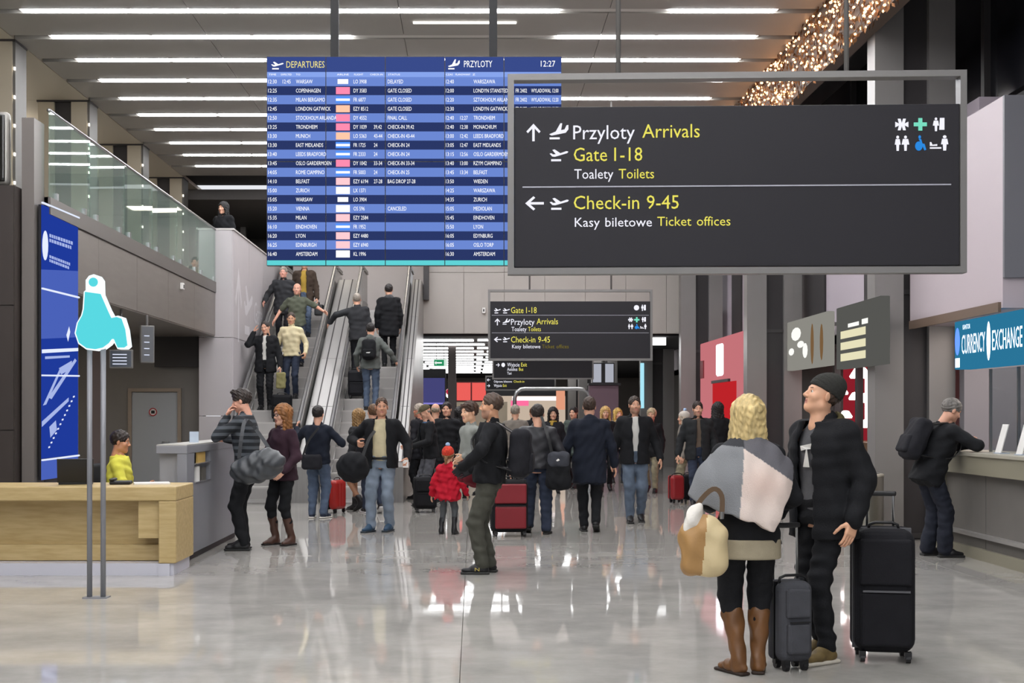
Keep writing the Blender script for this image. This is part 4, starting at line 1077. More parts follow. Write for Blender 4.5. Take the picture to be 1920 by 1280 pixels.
for cx in range(5):
    for cy in range(2):
        p0, p1, q0, q1 = xe[cx], xe[cx + 1], ye[cy], ye[cy + 1]
        sc_ = MB().box(bX(p0) + .001, bX(p1) - .001, .0, .07, bZ(q1) + .001, bZ(q0) - .001).build('screen', M_BZ, board)
        b = MB(); e = .8
        def band(y0, y1, m):
            y0, y1 = max(y0, q0 + e), min(y1, q1 - e)
            if y1 > y0: b.add([(bX(p0 + e), -.002, bZ(y1)), (bX(p1 - e), -.002, bZ(y1)), (bX(p1 - e), -.002, bZ(y0)), (bX(p0 + e), -.002, bZ(y0))], [(0, 1, 2, 3)], m)
        band(106, 135, 2); band(135, 144.5, 3)
        for i in range(20): band(row_y[i] - 8.5, row_y[i] + 8.5, 0 if i % 2 == 0 else 1)
        band(row_y[-1] + 8.5, 488, 1); band(488, 498, 4)
        link('screen_image', b.mesh('screen_image'), [E_LT, E_DK, E_HD, E_SUB, E_TEAL], sc_)
        mb = MB()
        for (s, x, x1, y, small) in items:
            if not (p0 <= x < p1 and q0 <= y < q1): continue
            cap = (3.4 if small else 7.2) * bk
            if x1 is None: x1 = x + text_shape(s)[0][:, 0].max() * 7.2 * .66
            mt_ = MB(); put_text(mt_, s, bX(x), bX(x1), bZ(y + (1.7 if small else 3.6)), cap, -.004); lettering(mt_, E_WHT, sc_)
        if cy == 0 and cx == 0: icon(mb, TAKEOFF, bX(508), bZ(131), 24 * bk, 18 * bk, 0, -.004); put_text(mb, 'DEPARTURES', bX(537), bX(608.5), bZ(127), 12 * bk, -.004, 1)
        if cy == 0 and cx == 3: icon(mb, LANDING, bX(840), bZ(131), 22 * bk, 20 * bk, 0, -.004); put_text(mb, 'PRZYLOTY', bX(870), bX(923), bZ(126), 12 * bk, -.004)
        if cy == 0 and cx == 4: put_text(mb, '12:27', bX(1014), bX(1041), bZ(125), 11 * bk, -.004)
        if mb.v: lettering(mb, [E_WHT, E_YELW], sc_)
        if cx == 1:
            for i in range(20):
                y = row_y[i]
                if not (q0 <= y < q1): continue
                L = LOGO[i]; hh = 2.2 if L == 'B' else (4.5 if L == 'L' else 6.6); ww = 10 if L == 'L' else 13
                if L == 'B':
                    link('airline_logo', MB().add([(bX(643 - 13.5), -.0035, bZ(y + 6)), (bX(643 + 13.5), -.0035, bZ(y + 6)), (bX(643 + 13.5), -.0035, bZ(y - 6)), (bX(643 - 13.5), -.0035, bZ(y - 6))], [(0, 1, 2, 3)]).mesh('airline_logo'), E_BLU, sc_)
                link('airline_logo', MB().add([(bX(643 - ww), -.004, bZ(y + hh)), (bX(643 + ww), -.004, bZ(y + hh)), (bX(643 + ww), -.004, bZ(y - hh)), (bX(643 - ww), -.004, bZ(y - hh))], [(0, 1, 2, 3)]).mesh('airline_logo'),
                     {'L': E_WHT, 'P': E_PINK, 'B': E_WHT, 'O': E_ORG, 'R': E_ROSE, 'W': E_WHT}[L], sc_)
MB().box(bX(500), bX(1053), .07, .16, .02, bZ(106) - .02).build('casing', M_BZ, board, bevel=.01)
for px in (625.5, 925):
    boxo('hanging_post', mat('post_black', '#121214', .7), (bX(px) - .045, bX(px) + .045, .08, .15, bZ(106) - .05, CEIL - at(0, 498, BY).z), board)

# --- wheelchair shaped light sign on two poles
gs = ground(180, 1120)
k = gs[1] / F
ws = thing('wheelchair_sign', 'glowing cyan wheelchair-shaped sign on two grey poles', 'sign', gs)
sx = lambda px: (px - 180) * k
sz = lambda py: (1120 - py) * k
def outline(grow):
    g = grow
    body = [(163 - g, 548 - 0), (161 - g, 580), (158 - g, 592), (150 - g, 606), (146 - g, 625), (152 - g * .7, 643 + g * .7), (166 - g * .3, 653 + g), (182, 655 + g), (196 + g * .2, 652 + g), (207 + g * .2, 644 + g), (213 + g * .4, 636 + g), (217, 636 + g * 2.4), (224 - g * .2, 652 + g), (236 + g, 652 + g), (242 + g, 648 + g * .5), (238 + g, 618), (231 + g, 598 - g), (222 + g, 595 - g), (212 + g, 597 - g), (205 + g, 582), (192 + g, 552)]
    if g: body += [(193 + g * .5, 545), (193 + g * .3, 526), (188 + g * .1, 518), (179, 515), (170, 518), (164, 526), (164, 545)]
    return body
E_CY = glow('sign_cyan', '#5fe6f0', .85); E_CW = glow('sign_rim_white', '#eefcff', 1.15)
rim = MB().prism([(sx(a), sz(b)) for a, b in outline(2.6)], 'y', -.05, .05).build('light_box', E_CW, ws); tri(rim)
tri(MB().prism([(sx(a), sz(b)) for a, b in outline(0)], 'y', -.056, -.048).build('symbol', E_CY, ws))
MB().tube([(sx(178.5), -.048, sz(530)), (sx(178.5), -.056, sz(530))], 8.5 * k, 18).build('symbol_head', E_CY, ws)
M_POLE = mat('pole_grey', '#86878c', .4, .2)
for px in (168, 193.5): link('pole', MB().tube([(sx(px), .0, 0), (sx(px), .0, sz(640))], 5 * k, 12).mesh('pole', True), M_POLE, ws)
boxo('base_plate', M_POLE, (sx(158), sx(204), -.06, .06, 0, .008), ws)

# ---------------------------------------------------------------- desk, counter, displays
def wood_mat():
    m = mat('pale_wood', '#c3ab7c', .45)
    nt = m.node_tree; b = nt.nodes['Principled BSDF']; tc = nt.nodes.new('ShaderNodeTexCoord'); mp = nt.nodes.new('ShaderNodeMapping'); mp.inputs['Scale'].default_value = (1.2, 9, 9)
    n = nt.nodes.new('ShaderNodeTexNoise'); n.inputs['Scale'].default_value = 3; n.inputs['Detail'].default_value = 6; r = nt.nodes.new('ShaderNodeValToRGB')
    r.color_ramp.elements[0].color = lin('#b39b68'); r.color_ramp.elements[1].color = lin('#c4ad7c'); r.color_ramp.elements[0].position = .35; r.color_ramp.elements[1].position = .65
    nt.links.new(tc.outputs['Object'], mp.inputs[0]); nt.links.new(mp.outputs[0], n.inputs[0]); nt.links.new(n.outputs[0], r.inputs[0]); nt.links.new(r.outputs[0], b.inputs['Base Color'])
    return m
M_WOOD = wood_mat(); M_GCTR = mat('counter_grey', '#85868c', .35, var=.03, vscale=3); M_PLINTH = mat('plinth_white', '#c8c8d2', .3)
DY = 12.0; dx = lambda px: (px - CX) * DY / F
dz = lambda py: EYE - (py - CY) * DY / F
desk = thing('reception_desk', 'pale wooden reception desk behind the wheelchair sign', 'desk', (dx(150), DY, 0))
ox = dx(150)
L, Rr = -6.2 - ox, dx(330) - ox
boxo('desk_top', M_WOOD, (L, Rr, 0, .75, dz(939), dz(912)), desk, .012)
boxo('end_panel', M_WOOD, (dx(297) - ox, Rr, 0, .75, dz(1056), dz(939.2)), desk, .01)
boxo('modesty_panel', M_WOOD, (L, dx(296.5) - ox, .30, .33, .17, dz(939.5)), desk)
boxo('lower_board', M_WOOD, (L, dx(296.5) - ox, .22, .30, .12, dz(1025)), desk, .005)
boxo('drawer_box', M_WOOD, (dx(256) - ox, dx(296.5) - ox, .06, .30, dz(1010), dz(939.5)), desk, .004)
boxo('plinth', M_PLINTH, (L, Rr - .03, .03, .70, 0, .115), desk)
boxo('plinth', M_PLINTH, (dx(297) - ox, dx(318) - ox, .0, .03, 0, .115), desk)
# information counter
cY0, cY1, cXr = 13.05, 15.9, -2.96
ctr = thing('information_counter', 'tall grey counter at the end of the wooden desk', 'counter', (cXr, cY0, 0))
p = MB(); p.box(-.10, 0, 0, .35, .07, 1.125); p.box(-.10, 0, 1.15, cY1 - cY0, .07, 1.125); p.box(-.10, 0, .35, 1.15, .07, .80); p.box(-.10, -.06, .35, 1.15, .80, 1.125)
p.build('front_panel', M_GCTR, ctr)
boxo('counter_top', M_GCTR, (-.32, .004, -.004, cY1 - cY0, 1.125, 1.21), ctr, .008)
boxo('top_edge', mat('counter_edge', '#b9b6b0', .3), (-.315, .0, .0, cY1 - cY0 - .01, 1.2105, 1.22), ctr)
boxo('inner_panel', mat('counter_inner', '#9a9a9c', .45), (-.30, -.11, .08, .11, .0, 1.12), ctr)
boxo('kick', M_RECESS, (-.09, -.03, .05, cY1 - cY0 - .05, 0, .07), ctr)
boxo('brochure_shelf', mat('shelf_steel', '#c4c4c6', .25, .8), (-.06, .012, .36, 1.14, .80, .81), ctr)
boxo('brochure_shelf', mat('shelf_steel', '#c4c4c6', .25, .8), (-.06, .012, .36, 1.14, 1.0, 1.008), ctr)
def paper(label, loc, size, m, rz=0., cat='leaflet', tilt=0., group=None):
    o = MB().box(-size[0] / 2, size[0] / 2, -size[1] / 2, size[1] / 2, 0, size[2]).build('leaflet', m, None, loc=loc, rz=rz)
    o.rotation_euler[1] = tilt
    return tag(o, label, cat, group)
MP_W = mat('paper_white', '#e2e0dc', .7); MP_Y = mat('paper_ochre', '#c9a55a', .6)
paper('ochre leaflet standing in the counter niche', (cXr - .03, cY0 + .80, 1.009), (.012, .42, .11), MP_Y)
paper('white booklet standing in the lower counter niche', (cXr - .03, cY0 + .60, .811), (.03, .16, .16), MP_W)
paper('dark booklet standing in the lower counter niche', (cXr - .03, cY0 + .92, .811), (.02, .20, .14), mat('paper_dark', '#5a5650', .6))
paper('open white papers on the wooden desk beside the clerk', (dx(262), DY + .45, dz(912) + .001), (.34, .24, .015), MP_W, .3, 'papers')
MP_G = mat('holder_clear', '#b8c4d2', .1)
paper('small clear card holder on the grey counter', (cXr - .16, 14.1, 1.221), (.10, .03, .12), MP_G, .4, 'holder')
# laptop seen from behind
lt = thing('laptop', 'open black laptop on the wooden desk, seen from behind', 'laptop', (dx(120), DY + .35, dz(912) + .001), .25)
boxo('keyboard_base', PLAST, (-.16, .16, 0, .23, 0, .02), lt, .005)
sc2 = MB().prism([(0, .02), (-.012, .02), (-.075, .25), (-.063, .255)], 'x', -.17, .17).build('screen', PLAST, lt, bevel=.003)
kb = thing('desk_phone', 'low black desk phone on the wooden desk', 'phone', (dx(205), DY + .4, dz(912) + .001), .1)
boxo('phone_base', PLAST, (-.1, .1, -.08, .08, 0, .035), kb, .01); boxo('handset', PLAST, (-.1, -.05, -.1, .1, .036, .06), kb, .012)
# office chair
oc = thing('office_chair', 'black office chair behind the clerk in yellow', 'chair', (-4.15, 14.2, 0), 1.5)
s = Sdf(); s.box((0, .12, .72), (.22, .03, .26), r=.03); sdf_obj('backrest', s, .02, BLACK2, oc)
s = Sdf(); s.box((0, -.14, .37), (.24, .20, .035), r=.03); sdf_obj('seat', s, .02, BLACK2, oc)
MB().tube([(0, -.12, .06), (0, -.12, .36)], .025).tube([(0, .04, .36), (0, .16, .55)], .02).build('stem', PLAST, oc)
for j in range(5):
    a_ = j * 2 * PI / 5; MB().tube([(0, -.12, .08), (.27 * math.cos(a_), -.12 + .27 * math.sin(a_), .045)], .018).build('foot', PLAST, oc)

# --- tall blue display on the left
BX = -4.94
def on_left(px, py, X=BX):
    Y = -X * F / (CX - px); return (Y, EYE - (py - CY) * Y / F)
disp = thing('advert_display', 'tall glowing blue advertising display beside the grey strip', 'display', (BX, 14.5, .8))
def lq(mb, pts, off, m=0, th=.002):
    yz = [on_left(*p) for p in pts]
    mb.prism([(y - 14.5, z - .8) for y, z in yz], 'x', off, off + th, m)
E_B1 = glow('display_blue', '#2340a8', .8); E_B2 = glow('display_blue_light', '#4f68c4', .85); E_B3 = glow('display_pale', '#a9b8ea', .95); E_BW = glow('display_white', '#e4ebff', 1.0); E_BD = glow('display_deep', '#1a2b80', .8)
mb = MB(); lq(mb, [(77, 900), (146, 890), (146, 410), (77, 383)], -.03, 0, .03); mb.build('casing', M_BZ, disp)
segs = [((77, 146), (383, 410), (505, 508), E_B1), ((77, 146), (505, 508), (635, 632), E_B2), ((77, 146), (635, 632), (860, 852), E_B1), ((77, 146), (862, 854), (900, 890), E_B2)]
for (xa_, yt, yb, m) in segs:
    mb = MB(); lq(mb, [(xa_[0], yb[0]), (xa_[1], yb[1]), (xa_[1], yt[1]), (xa_[0], yt[0])], .001); mb.build('display_panel', m, disp)
for (y0, y1) in ((379, 408), (540, 557), (703, 704), (862, 853)):
    mb = MB(); lq(mb, [(77, y0 + 2), (146, y1 + 2), (146, y1 - 1), (77, y0 - 1)], .004, 0, .02); mb.build('glass_edge', E_BW, disp)
mb = MB(); lq(mb, [(84 + 5.5 * math.cos(t * PI / 8), 460 + 28 * math.sin(t * PI / 8)) for t in range(16)], .004); lettering(mb, E_BW, disp, 'emblem')
for (pts) in ([(92, 437), (136, 452), (136, 470), (92, 455)], [(92, 477), (131, 492), (131, 507), (92, 492)]):
    (x0, y0), (x1, y1), (x2, y2), (x3, y3) = pts; mb = MB()
    random.seed(int(y0))
    for r in range(2):
        f0, f1 = r / 2 + .06, r / 2 + .40; u = 0
        while u < .94:
            w = random.uniform(.05, .1); a_, b_ = u, min(u + w, 1); u += w + .03
            P = lambda s_, v_: (x0 + (x1 - x0) * s_, y0 + (y1 - y0) * s_ + (y3 - y0) * v_)
            lq(mb, [P(a_, f1), P(b_, f1), P(b_, f0), P(a_, f0)], .004)
    mb.build('small_print', E_B3, disp)
for pts, m in (([(78, 790), (128, 745), (128, 752), (78, 800)], E_B3), ([(80, 760), (112, 690), (116, 690), (86, 758)], E_B3), ([(90, 745), (140, 672), (143, 676), (96, 748)], E_B3), ([(124, 628), (129, 612), (131, 622), (127, 640)], E_BW),
               ([(92, 800), (104, 788), (106, 806), (94, 820)], E_B3), ([(110, 690), (134, 676), (134, 690), (114, 702)], E_B3), ([(78, 655), (146, 652), (146, 658), (78, 662)], E_BW), ([(84, 668), (130, 666), (130, 670), (84, 673)], E_B3)):
    mb = MB(); lq(mb, pts[::-1], .003); lettering(mb, m, disp, 'picture_shape')
for j in range(12):
    px, py = 90 + j * 4.2, 838 - j * 8.6; mb = MB(); lq(mb, [(px, py + 2), (px + 3, py + 1), (px + 3, py - 2), (px, py - 1)], .004); mb.build('picture_dot', E_BW, disp)
# hanging monitors under the mezzanine
def monitor(label, px0, px1, py0, py1, Y, rz, m):
    a = at((px0 + px1) / 2, py1, Y); kk = Y / F; w, h = (px1 - px0) * kk, (py1 - py0) * kk
    t = thing('hanging_monitor', label, 'monitor', a, rz)
    boxo('casing', M_SFR, (-w / 2, w / 2, 0, .08, 0, h), t, .01)
    sc = boxo('screen', m, (-w / 2 + .02, w / 2 - .02, -.004, 0, .02, h - .02), t)
    for j in range(4): boxo('text_row', E_BW, (-w / 2 + .05, w / 2 - .08, -.006, -.004, h * (.2 + .17 * j), h * (.2 + .17 * j) + .012), sc)
    MB().tube([(0, .04, h), (0, .04, SLAB0 - a.z)], .02).build('mount', M_SFR, t)
monitor('small hanging monitor right behind the wheelchair sign', 205, 248, 655, 690, 18.0, .15, mat('monitor_grey', '#515760', .25))
monitor('narrow hanging monitor with a pale screen further right', 264, 290, 610, 680, 19.0, .5, mat('monitor_dark', '#6d6f73', .25))
# small camera/sensors
for (px, py, Y, X, lab) in ((339, 537, None, MX + .015, 'small white sensor box on the mezzanine fascia'), (907, 582, 30.7, None, 'small white sensor box on the beige back wall')):
    if Y is None: Y = -X * F / (CX - px)
    a = at(px, py, Y); t = thing('sensor_box', lab, 'sensor', a)
    if X is not None: boxo('box', MP_W, (0, .05, -.06, .06, -.05, .06), t, .006); boxo('lens', PLAST, (.05, .056, -.02, .02, -.03, .03), t)
    else: boxo('box', MP_W, (-.04, .04, -.06, -.0, -.07, .07), t, .006); boxo('lens', PLAST, (-.015, .015, -.066, -.06, -.03, .03), t)
# rounded dark unit at the far left edge
un = thing('wall_screen', 'dark screen with rounded corners above the brown wall, cut by the left edge', 'screen', (-5.62, 14.3, 4.11))
s = Sdf(); s.box((0, 0, .42), (.38, .06, .42), r=.05); sdf_obj('casing', s, .02, mat('unit_casing', '#8a8782', .3, .6), un)
s = Sdf(); s.box((0, -.05, .42), (.345, .02, .385), r=.015); sdf_obj('screen', s, .02, mat('unit_screen', '#1e1d1b', .12), un)
# relief on the escalator wall
for j in range(4):
    rl = MB()
    if j == 0: icon(rl, UPARROW, .15, 2.95, .75, 1.45)
    if j == 1: icon(rl, TAKEOFF, 1.1, 3.1, 1.0, 1.25)
    if j == 2: put_text(rl, 'Gate', 2.3, 3.3, 3.45, .45)
    if j == 3: put_text(rl, '1-18', 3.6, 4.6, 3.45, .45)
    rl = lettering(rl, mat('relief_white', '#d6d3d6', .4), ew, 'wall_lettering'); rl.location = (-4.597, 24.2, 0); rl.rotation_euler[2] = PI / 2

# ---------------------------------------------------------------- right side: shops, exchange, bin
def on_right(px, py, X):
    Y = X * F / (px - CX); return (Y, EYE - (py - CY) * Y / F)
# currency exchange
ex = thing('exchange_sign', 'teal light box with white Currency Exchange lettering above the counter', 'sign', (5.25, 13.8, 2.02), -PI / 2)
E_TL = glow('exchange_teal', '#2f7fa6', .8); E_TW = glow('exchange_white', '#dfeeff', 2.2); E_TB = glow('exchange_blue', '#5b86ff', 1.6)
boxo('light_box', E_TL, (0, 3.6, 0, .18, 0, .52), ex, .01)
for a_ in (('CURRENCY', .22, .84, .16, .20), ('EXCHANGE', 1.02, 1.72, .16, .20), ('KANTOR', .25, .45, .42, .05)):
    mb = MB(); put_text(mb, *a_, -.006); lettering(mb, E_TW, ex)
mb = MB(); mb.add([(.88 + .05 + .05 * math.cos(t), -.007, .26 + .2 * math.sin(t)) for t in np.linspace(0, 2 * PI, 20)[:-1]], [tuple(range(19))]); lettering(mb, E_TW, ex, 'emblem')
mb = MB(); mb.add([(.10 + .07 * math.cos(t), -.007, .30 + .15 * math.sin(t)) for t in np.linspace(0, 2 * PI, 20)[:-1]], [tuple(range(19))]); lettering(mb, E_TB, ex, 'emblem')
mb = MB(); mb.box(.04, .16, -.007, -.004, .02, .12); lettering(mb, E_TW, ex, 'emblem')
M_CTOP = mat('exchange_top', '#a7a294', .35); M_CFR = mat('exchange_front', '#6b6763', .45, var=.06, vscale=3); M_CBAND = mat('exchange_band', '#8a8574', .4)
ec = thing('exchange_counter', 'grey exchange counter the stooping man leans on', 'counter', (5.25, 14.3, 0), -PI / 2)
boxo('counter_top', M_CTOP, (0, 5.5, -.02, .6, 1.09, 1.13), ec, .006)
boxo('top_band', M_CBAND, (.0, 5.5, .0, .5, .90, 1.09), ec)
for j in range(5): boxo('front_panel', M_CFR, (j * 1.1 + .005, j * 1.1 + 1.095, .10, .5, .12, .895), ec)
boxo('foot_rail', mat('rail_pale', '#b5b2ae', .3, .6), (0, 5.5, .03, .10, .24, .28), ec)
boxo('plinth', M_CBAND, (0, 5.5, .06, .5, 0, .12), ec)
boxo('end_cap', M_CBAND, (-.04, 0, -.01, .6, 0, 1.13), ec)
bk_ = struct(boxo('wall_exchange_head', mat('pink_white', '#b9adb2', .5), (5.30, 8.5, 12.66, 15.35, 2.6, 4.72)), 'pinkish white bulkhead above the exchange')
boxo('front_cladding', mat('head_grey', '#6f6f75', .45), (5.30, 8.5, 12.62, 12.66, 2.9, 4.72), bk_)
boxo('brown_edge', mat('head_brown', '#6d5a4c', .5), (5.27, 5.30, 12.7, 15.3, 2.56, 2.66), bk_)
struct(boxo('wall_exchange_back', mat('exchange_back', '#9c9ba0', .5), (7.2, 7.3, 8, 15.3, 0, 2.6)), 'pale wall inside the exchange')
struct(boxo('wall_exchange_side', mat('exchange_side', '#8b878c', .5), (5.9, 7.3, 15.2, 15.35, 0, 2.6)), 'grey side wall inside the exchange')
for j, yy in enumerate((13.6, 12.9, 12.2)):
    g = tag(boxo('glass_screen', thin_glass('counter_glass', '#e3e8ea', .02, .02, 1.12), (5.55, 5.57, yy - .66, yy, 1.131, 2.02)), ['upright counter glass nearest the stooping man', 'upright counter glass in the middle of the exchange', 'upright counter glass at the picture edge'][j], 'glass screen')
    link('edge', MB().box(5.545, 5.575, yy - .02, yy, 1.131, 2.02).mesh('edge'), STEELBAR, g)
for j, (yy, lab) in enumerate(((12.95, 'white leaflet stand on the exchange counter'), (12.45, 'second white leaflet stand near the picture edge'))):
    t = thing('leaflet_stand', lab, 'stand', (5.40, yy, 1.131), -PI / 2)
    boxo('foot', MP_G, (-.08, .08, -.04, .06, 0, .01), t); MB().prism([(-.03, .01), (-.02, .01), (.06, .30), (.05, .30)], 'x', -.07, .07).build('card', MP_W, t)
el_ = tag(boxo('exchange_lamp', glow('exchange_lamp', '#fff2ea', 5), (6.0, 6.9, 12.9, 14.6, 2.55, 2.58)), 'flat white ceiling lamp inside the exchange', 'ceiling light')
# shop signs under the mauve wall
def side_box(name, label, X, px0, px1, z0, z1, m, th=.12, to=5.95):
    y0, y1 = X * F / (px1 - CX), X * F / (px0 - CX)
    t = thing(name, label, 'sign', (X, y1, z0), -PI / 2)
    boxo('light_box', m, (0, y1 - y0, .0, th, 0, z1 - z0), t, .01)
    for u in (.2, .8) if to > 5 else (.6,): boxo('bracket', M_SFR, (u * (y1 - y0) - .03, u * (y1 - y0) + .03, th, to - X, z1 - z0 - .2, z1 - z0 - .14), t)
    return t, y1 - y0, z1 - z0
E_S1 = glow('poster_silver', '#9c9a92', .75); E_S1w = glow('poster_white', '#f2f2ec', 1.1); E_S1b = glow('poster_brown', '#8a6a48', .7); E_S2 = glow('poster_grey', '#6c6c68', .6); E_S2y = glow('poster_cream', '#e9e2bd', .95)
t, w, h = side_box('shop_poster', 'pale silver picture panel beside the grey column', 5.6, 1476, 1551, 2.31, 3.17, E_S1)
for (u0, u1, v0, v1, m) in ((.12, .38, .58, .85, E_S1w), (.05, .2, .3, .45, E_S1w), (.42, .55, .2, .5, E_S1w), (.62, .70, .05, .85, E_S1b), (.84, .92, .1, .8, E_S1b), (.28, .46, .42, .56, E_S1w)):
    mb = MB(); mb.add([((u0 + (u1 - u0) * (.5 + .5 * math.cos(a_))) * w, -.006, (v0 + (v1 - v0) * (.5 + .5 * math.sin(a_))) * h) for a_ in np.linspace(0, 2 * PI, 12)[:-1]], [tuple(range(11))]); lettering(mb, m, t, 'picture_shape')
t, w, h = side_box('shop_menu', 'grey menu panel with cream lines beside the broad column', 4.75, 1568, 1650, 2.12, 2.92, E_S2, to=4.88)
for j in range(3): mb = MB(); mb.box(.12 * w, .7 * w, -.006, -.002, h * (.12 + .18 * j), h * (.24 + .18 * j)); lettering(mb, E_S2y, t, 'menu_line')
mb = MB(); mb.box(.3 * w, .55 * w, -.006, -.002, h * .64, h * .70); mb.box(.62 * w, .75 * w, -.006, -.002, h * .64, h * .72); lettering(mb, E_S1w, t, 'menu_line')
# red shop interior
rw = thing('red_shop_unit', 'red lit shop unit behind the man in the beanie', 'shop unit', (6.05, 22.4, 0), -PI / 2)
E_R = glow('shop_red', '#b02a38', .55); M_RED = mat('shop_red_paint', '#b3242c', .4); M_SBR = mat('shop_brown', '#5a4028', .5); E_LW = glow('shop_lamp', '#fff0ec', 3.5)
boxo('back_panel', E_R, (0, 4.2, .5, .55, 1.0, 2.7), rw); boxo('counter_front', M_SBR, (0, 5.8, .0, .5, 0, 1.1), rw, .01); boxo('header', M_RED, (2.3, 4.6, -.05, .3, 2.35, 2.7), rw, .01)
boxo('side_panel', M_RED, (3.6, 4.4, -.1, .0, 1.0, 2.7), rw); boxo('post', M_RECESS, (2.55, 2.65, -.06, .04, 1.1, 2.7), rw); boxo('post', M_RECESS, (1.35, 1.43, -.06, .04, 1.1, 2.7), rw)
MB().box(2.95, 3.2, -.03, .0, 1.35, 2.15).build('tube_lamp', E_LW, rw)
for j, (u, z, r) in enumerate(((1.9, 2.15, .17), (2.2, 1.75, .14), (1.65, 1.8, .11), (2.25, 1.35, .12), (.8, 1.9, .13), (1.1, 1.5, .11))):
    MB().lathe([(.02, r * .9), (r * .5, r * .8), (r, 0), (r * .9, -.03)], (u, .22, z), 14).build('lamp_globe', E_LW, rw, True)
# red light wall between columns
t = thing('red_light_wall', 'red and pink glowing shop wall between the grey columns', 'shop front', (5.2, 29.0, 0), -PI / 2)
E_PK = glow('wall_pink', '#cf7a80', .85); E_RD = glow('wall_red', '#c8262c', .85); E_VW = glow('wall_white', '#fdeff6', 2.4)
boxo('wall_panel', E_PK, (0, 5.3, 0, .15, 0, 3.15), t, .02); boxo('red_panel', E_RD, (1.6, 4.0, -.02, 0, 0, 2.20), t)
s = Sdf(); s.box((2.45, -.03, 2.68), (.30, .03, .34), r=.03); sdf_obj('bright_sign', s, .03, E_VW, t); boxo('dark_lintel', M_RECESS, (1.6, 3.4, -.05, 0, 2.2, 2.26), t)
for u in (.15, 4.9): boxo('dark_plate', mat('plate_red', '#7d2a30', .5), (u, u + .35, -.03, 0, 2.35, 2.75), t)
# steel bin
b = ground(1625, 990); bin_ = thing('waste_bin', 'round brushed steel waste bin in front of the broad column', 'bin', (4.60, 14.9, 0))
MB().lathe([(.22, 0), (.225, .02), (.225, .80), (.22, .815), (.20, .80)], n=28).build('bin_body', mat('bin_steel', '#a09c90', .28, .85, var=.08, vscale=4), bin_, True)
MB().lathe([(.228, .80), (.228, .83), (.215, .838)], n=28).build('rim', mat('bin_rim', '#c9c5b6', .3, .6), bin_, True)
MB().lathe([(.20, .836), (.15, .842), (.02, .842)], n=28).build('opening', PLAST, bin_, True)
# fairy lights along the bulkhead
fl = thing('fairy_light_net', 'warm golden fairy lights strung along the brown bulkhead', 'fairy lights', (4.71, 13.6, 6.12))
M_GOLD = mat('gold_tinsel', '#8a5c34', .4, .4); E_FL = glow('fairy_bulb', '#ffb478', 4.0)
random.seed(5)
bulb = MB().lathe([(.004, -.020), (.016, -.008), (.016, .006), (.004, .018)], n=6).mesh('bulb')
for i in range(300):
    y = .3 + 9.5 * random.random() ** 1.1; z = .03 + .88 * random.random()
    o = link('bulb', bulb, E_FL, fl, (-.02 - .05 * random.random(), y, z)); o.rotation_euler = (random.random() * 3, random.random() * 3, 0)
st = MB(); tn = MB()
for i in range(330):
    y = .3 + 11.5 * random.random(); z = .02 + .90 * random.random(); x = -.01 - .05 * random.random(); st.lathe([(.004, -.018), (.014, 0), (.004, .016)], (x, y, z), 5)
for i in range(1900):
    y = 12 * random.random(); z = -.02 + .95 * random.random(); a_ = random.random() * 6.3; q = Vector((-.005 - .06 * random.random(), y, z)); u = Vector((random.uniform(-.3, .3), math.cos(a_), math.sin(a_))) * .05; v = Vector((.012, -u.z * .3, u.y * .3))
    tn.add([q - u, q + v, q + u, q - v], [(0, 1, 2, 3)])
o = st.build('small_bulbs', E_FL, fl); o['kind'] = 'stuff'; o = tn.build('tinsel', M_GOLD, fl); o['kind'] = 'stuff'
for j in range(5): MB().tube([(-.01, 12 * i_ / 40, .1 + .17 * j + .05 * math.sin(i_ * 1.3 + j)) for i_ in range(41)], .005, 5).build('wire', M_SBR, fl)

# ---------------------------------------------------------------- far passage
def facing(name, label, cat, px0, px1, py0, py1, Y, m, th=.1, floor_=False):
    a = at((px0 + px1) / 2, py1, Y); kk = Y / F; w = (px1 - px0) * kk; h = (py1 - py0) * kk
    if floor_: h += a.z; a.z = 0
    t = thing(name, label, cat, a)
    boxo('panel', m, (-w / 2, w / 2, 0, th, 0, h), t, .01)
    return t, w, h
t, w, h = facing('exit_sign', 'small green emergency exit sign in the far passage', 'sign', 813, 838, 673, 687, 33.6, glow('exit_pale', '#d8efe2', .9), .05)
mb = MB(); mb.box(-w * .46, w * .28, -.006, -.002, h * .1, h * .9); lettering(mb, glow('exit_green', '#2f9a68', .8), t, 'pictogram')
mb = MB(); mb.box(-w * .3, w * .12, -.009, -.006, h * .42, h * .58); icon(mb, LEFTARROW, -w * .42, h * .25, w * .25, h * .5, 0, -.009); lettering(mb, E_WHT, t, 'pictogram')
for u in (-.1, .1): MB().tube([(u, .02, h), (u, .02, 3.45 - t.location.z)], .006).build('hanger', M_SFR, t)
t, w, h = facing('video_wall', 'dark violet video wall in the far passage', 'screen', 776, 836, 692, 757, 36, M_BZ, .1, True)
boxo('screen_image', glow('violet_screen', '#50508a', .7), (-w / 2 + .03, w / 2 - .03, -.006, 0, h - .95, h - .25), t); boxo('screen_glow', glow('violet_bright', '#8a84d8', .9), (-w / 2 + .03, w / 2 - .03, -.006, 0, h - 1.0 + .0, h - .952), t)
facing('slim_column', 'slim dark brown column in the far passage', 'column', 840, 855, 620, 777, 34.2, mat('far_brown', '#4d4645', .5), .25, True)
t, w, h = facing('round_logo_stand', 'black stand with a round red and white emblem', 'sign', 838, 856, 716, 760, 39, M_BZ, .1, True)
MB().tube([(-.05, -.004, h - .35), (-.05, -.012, h - .35)], .16, 18).build('emblem', E_WHT, t); MB().tube([(-.09, -.012, h - .30), (-.09, -.018, h - .30)], .09, 14).build('emblem_red', glow('emblem_red', '#c2304a', .8), t)
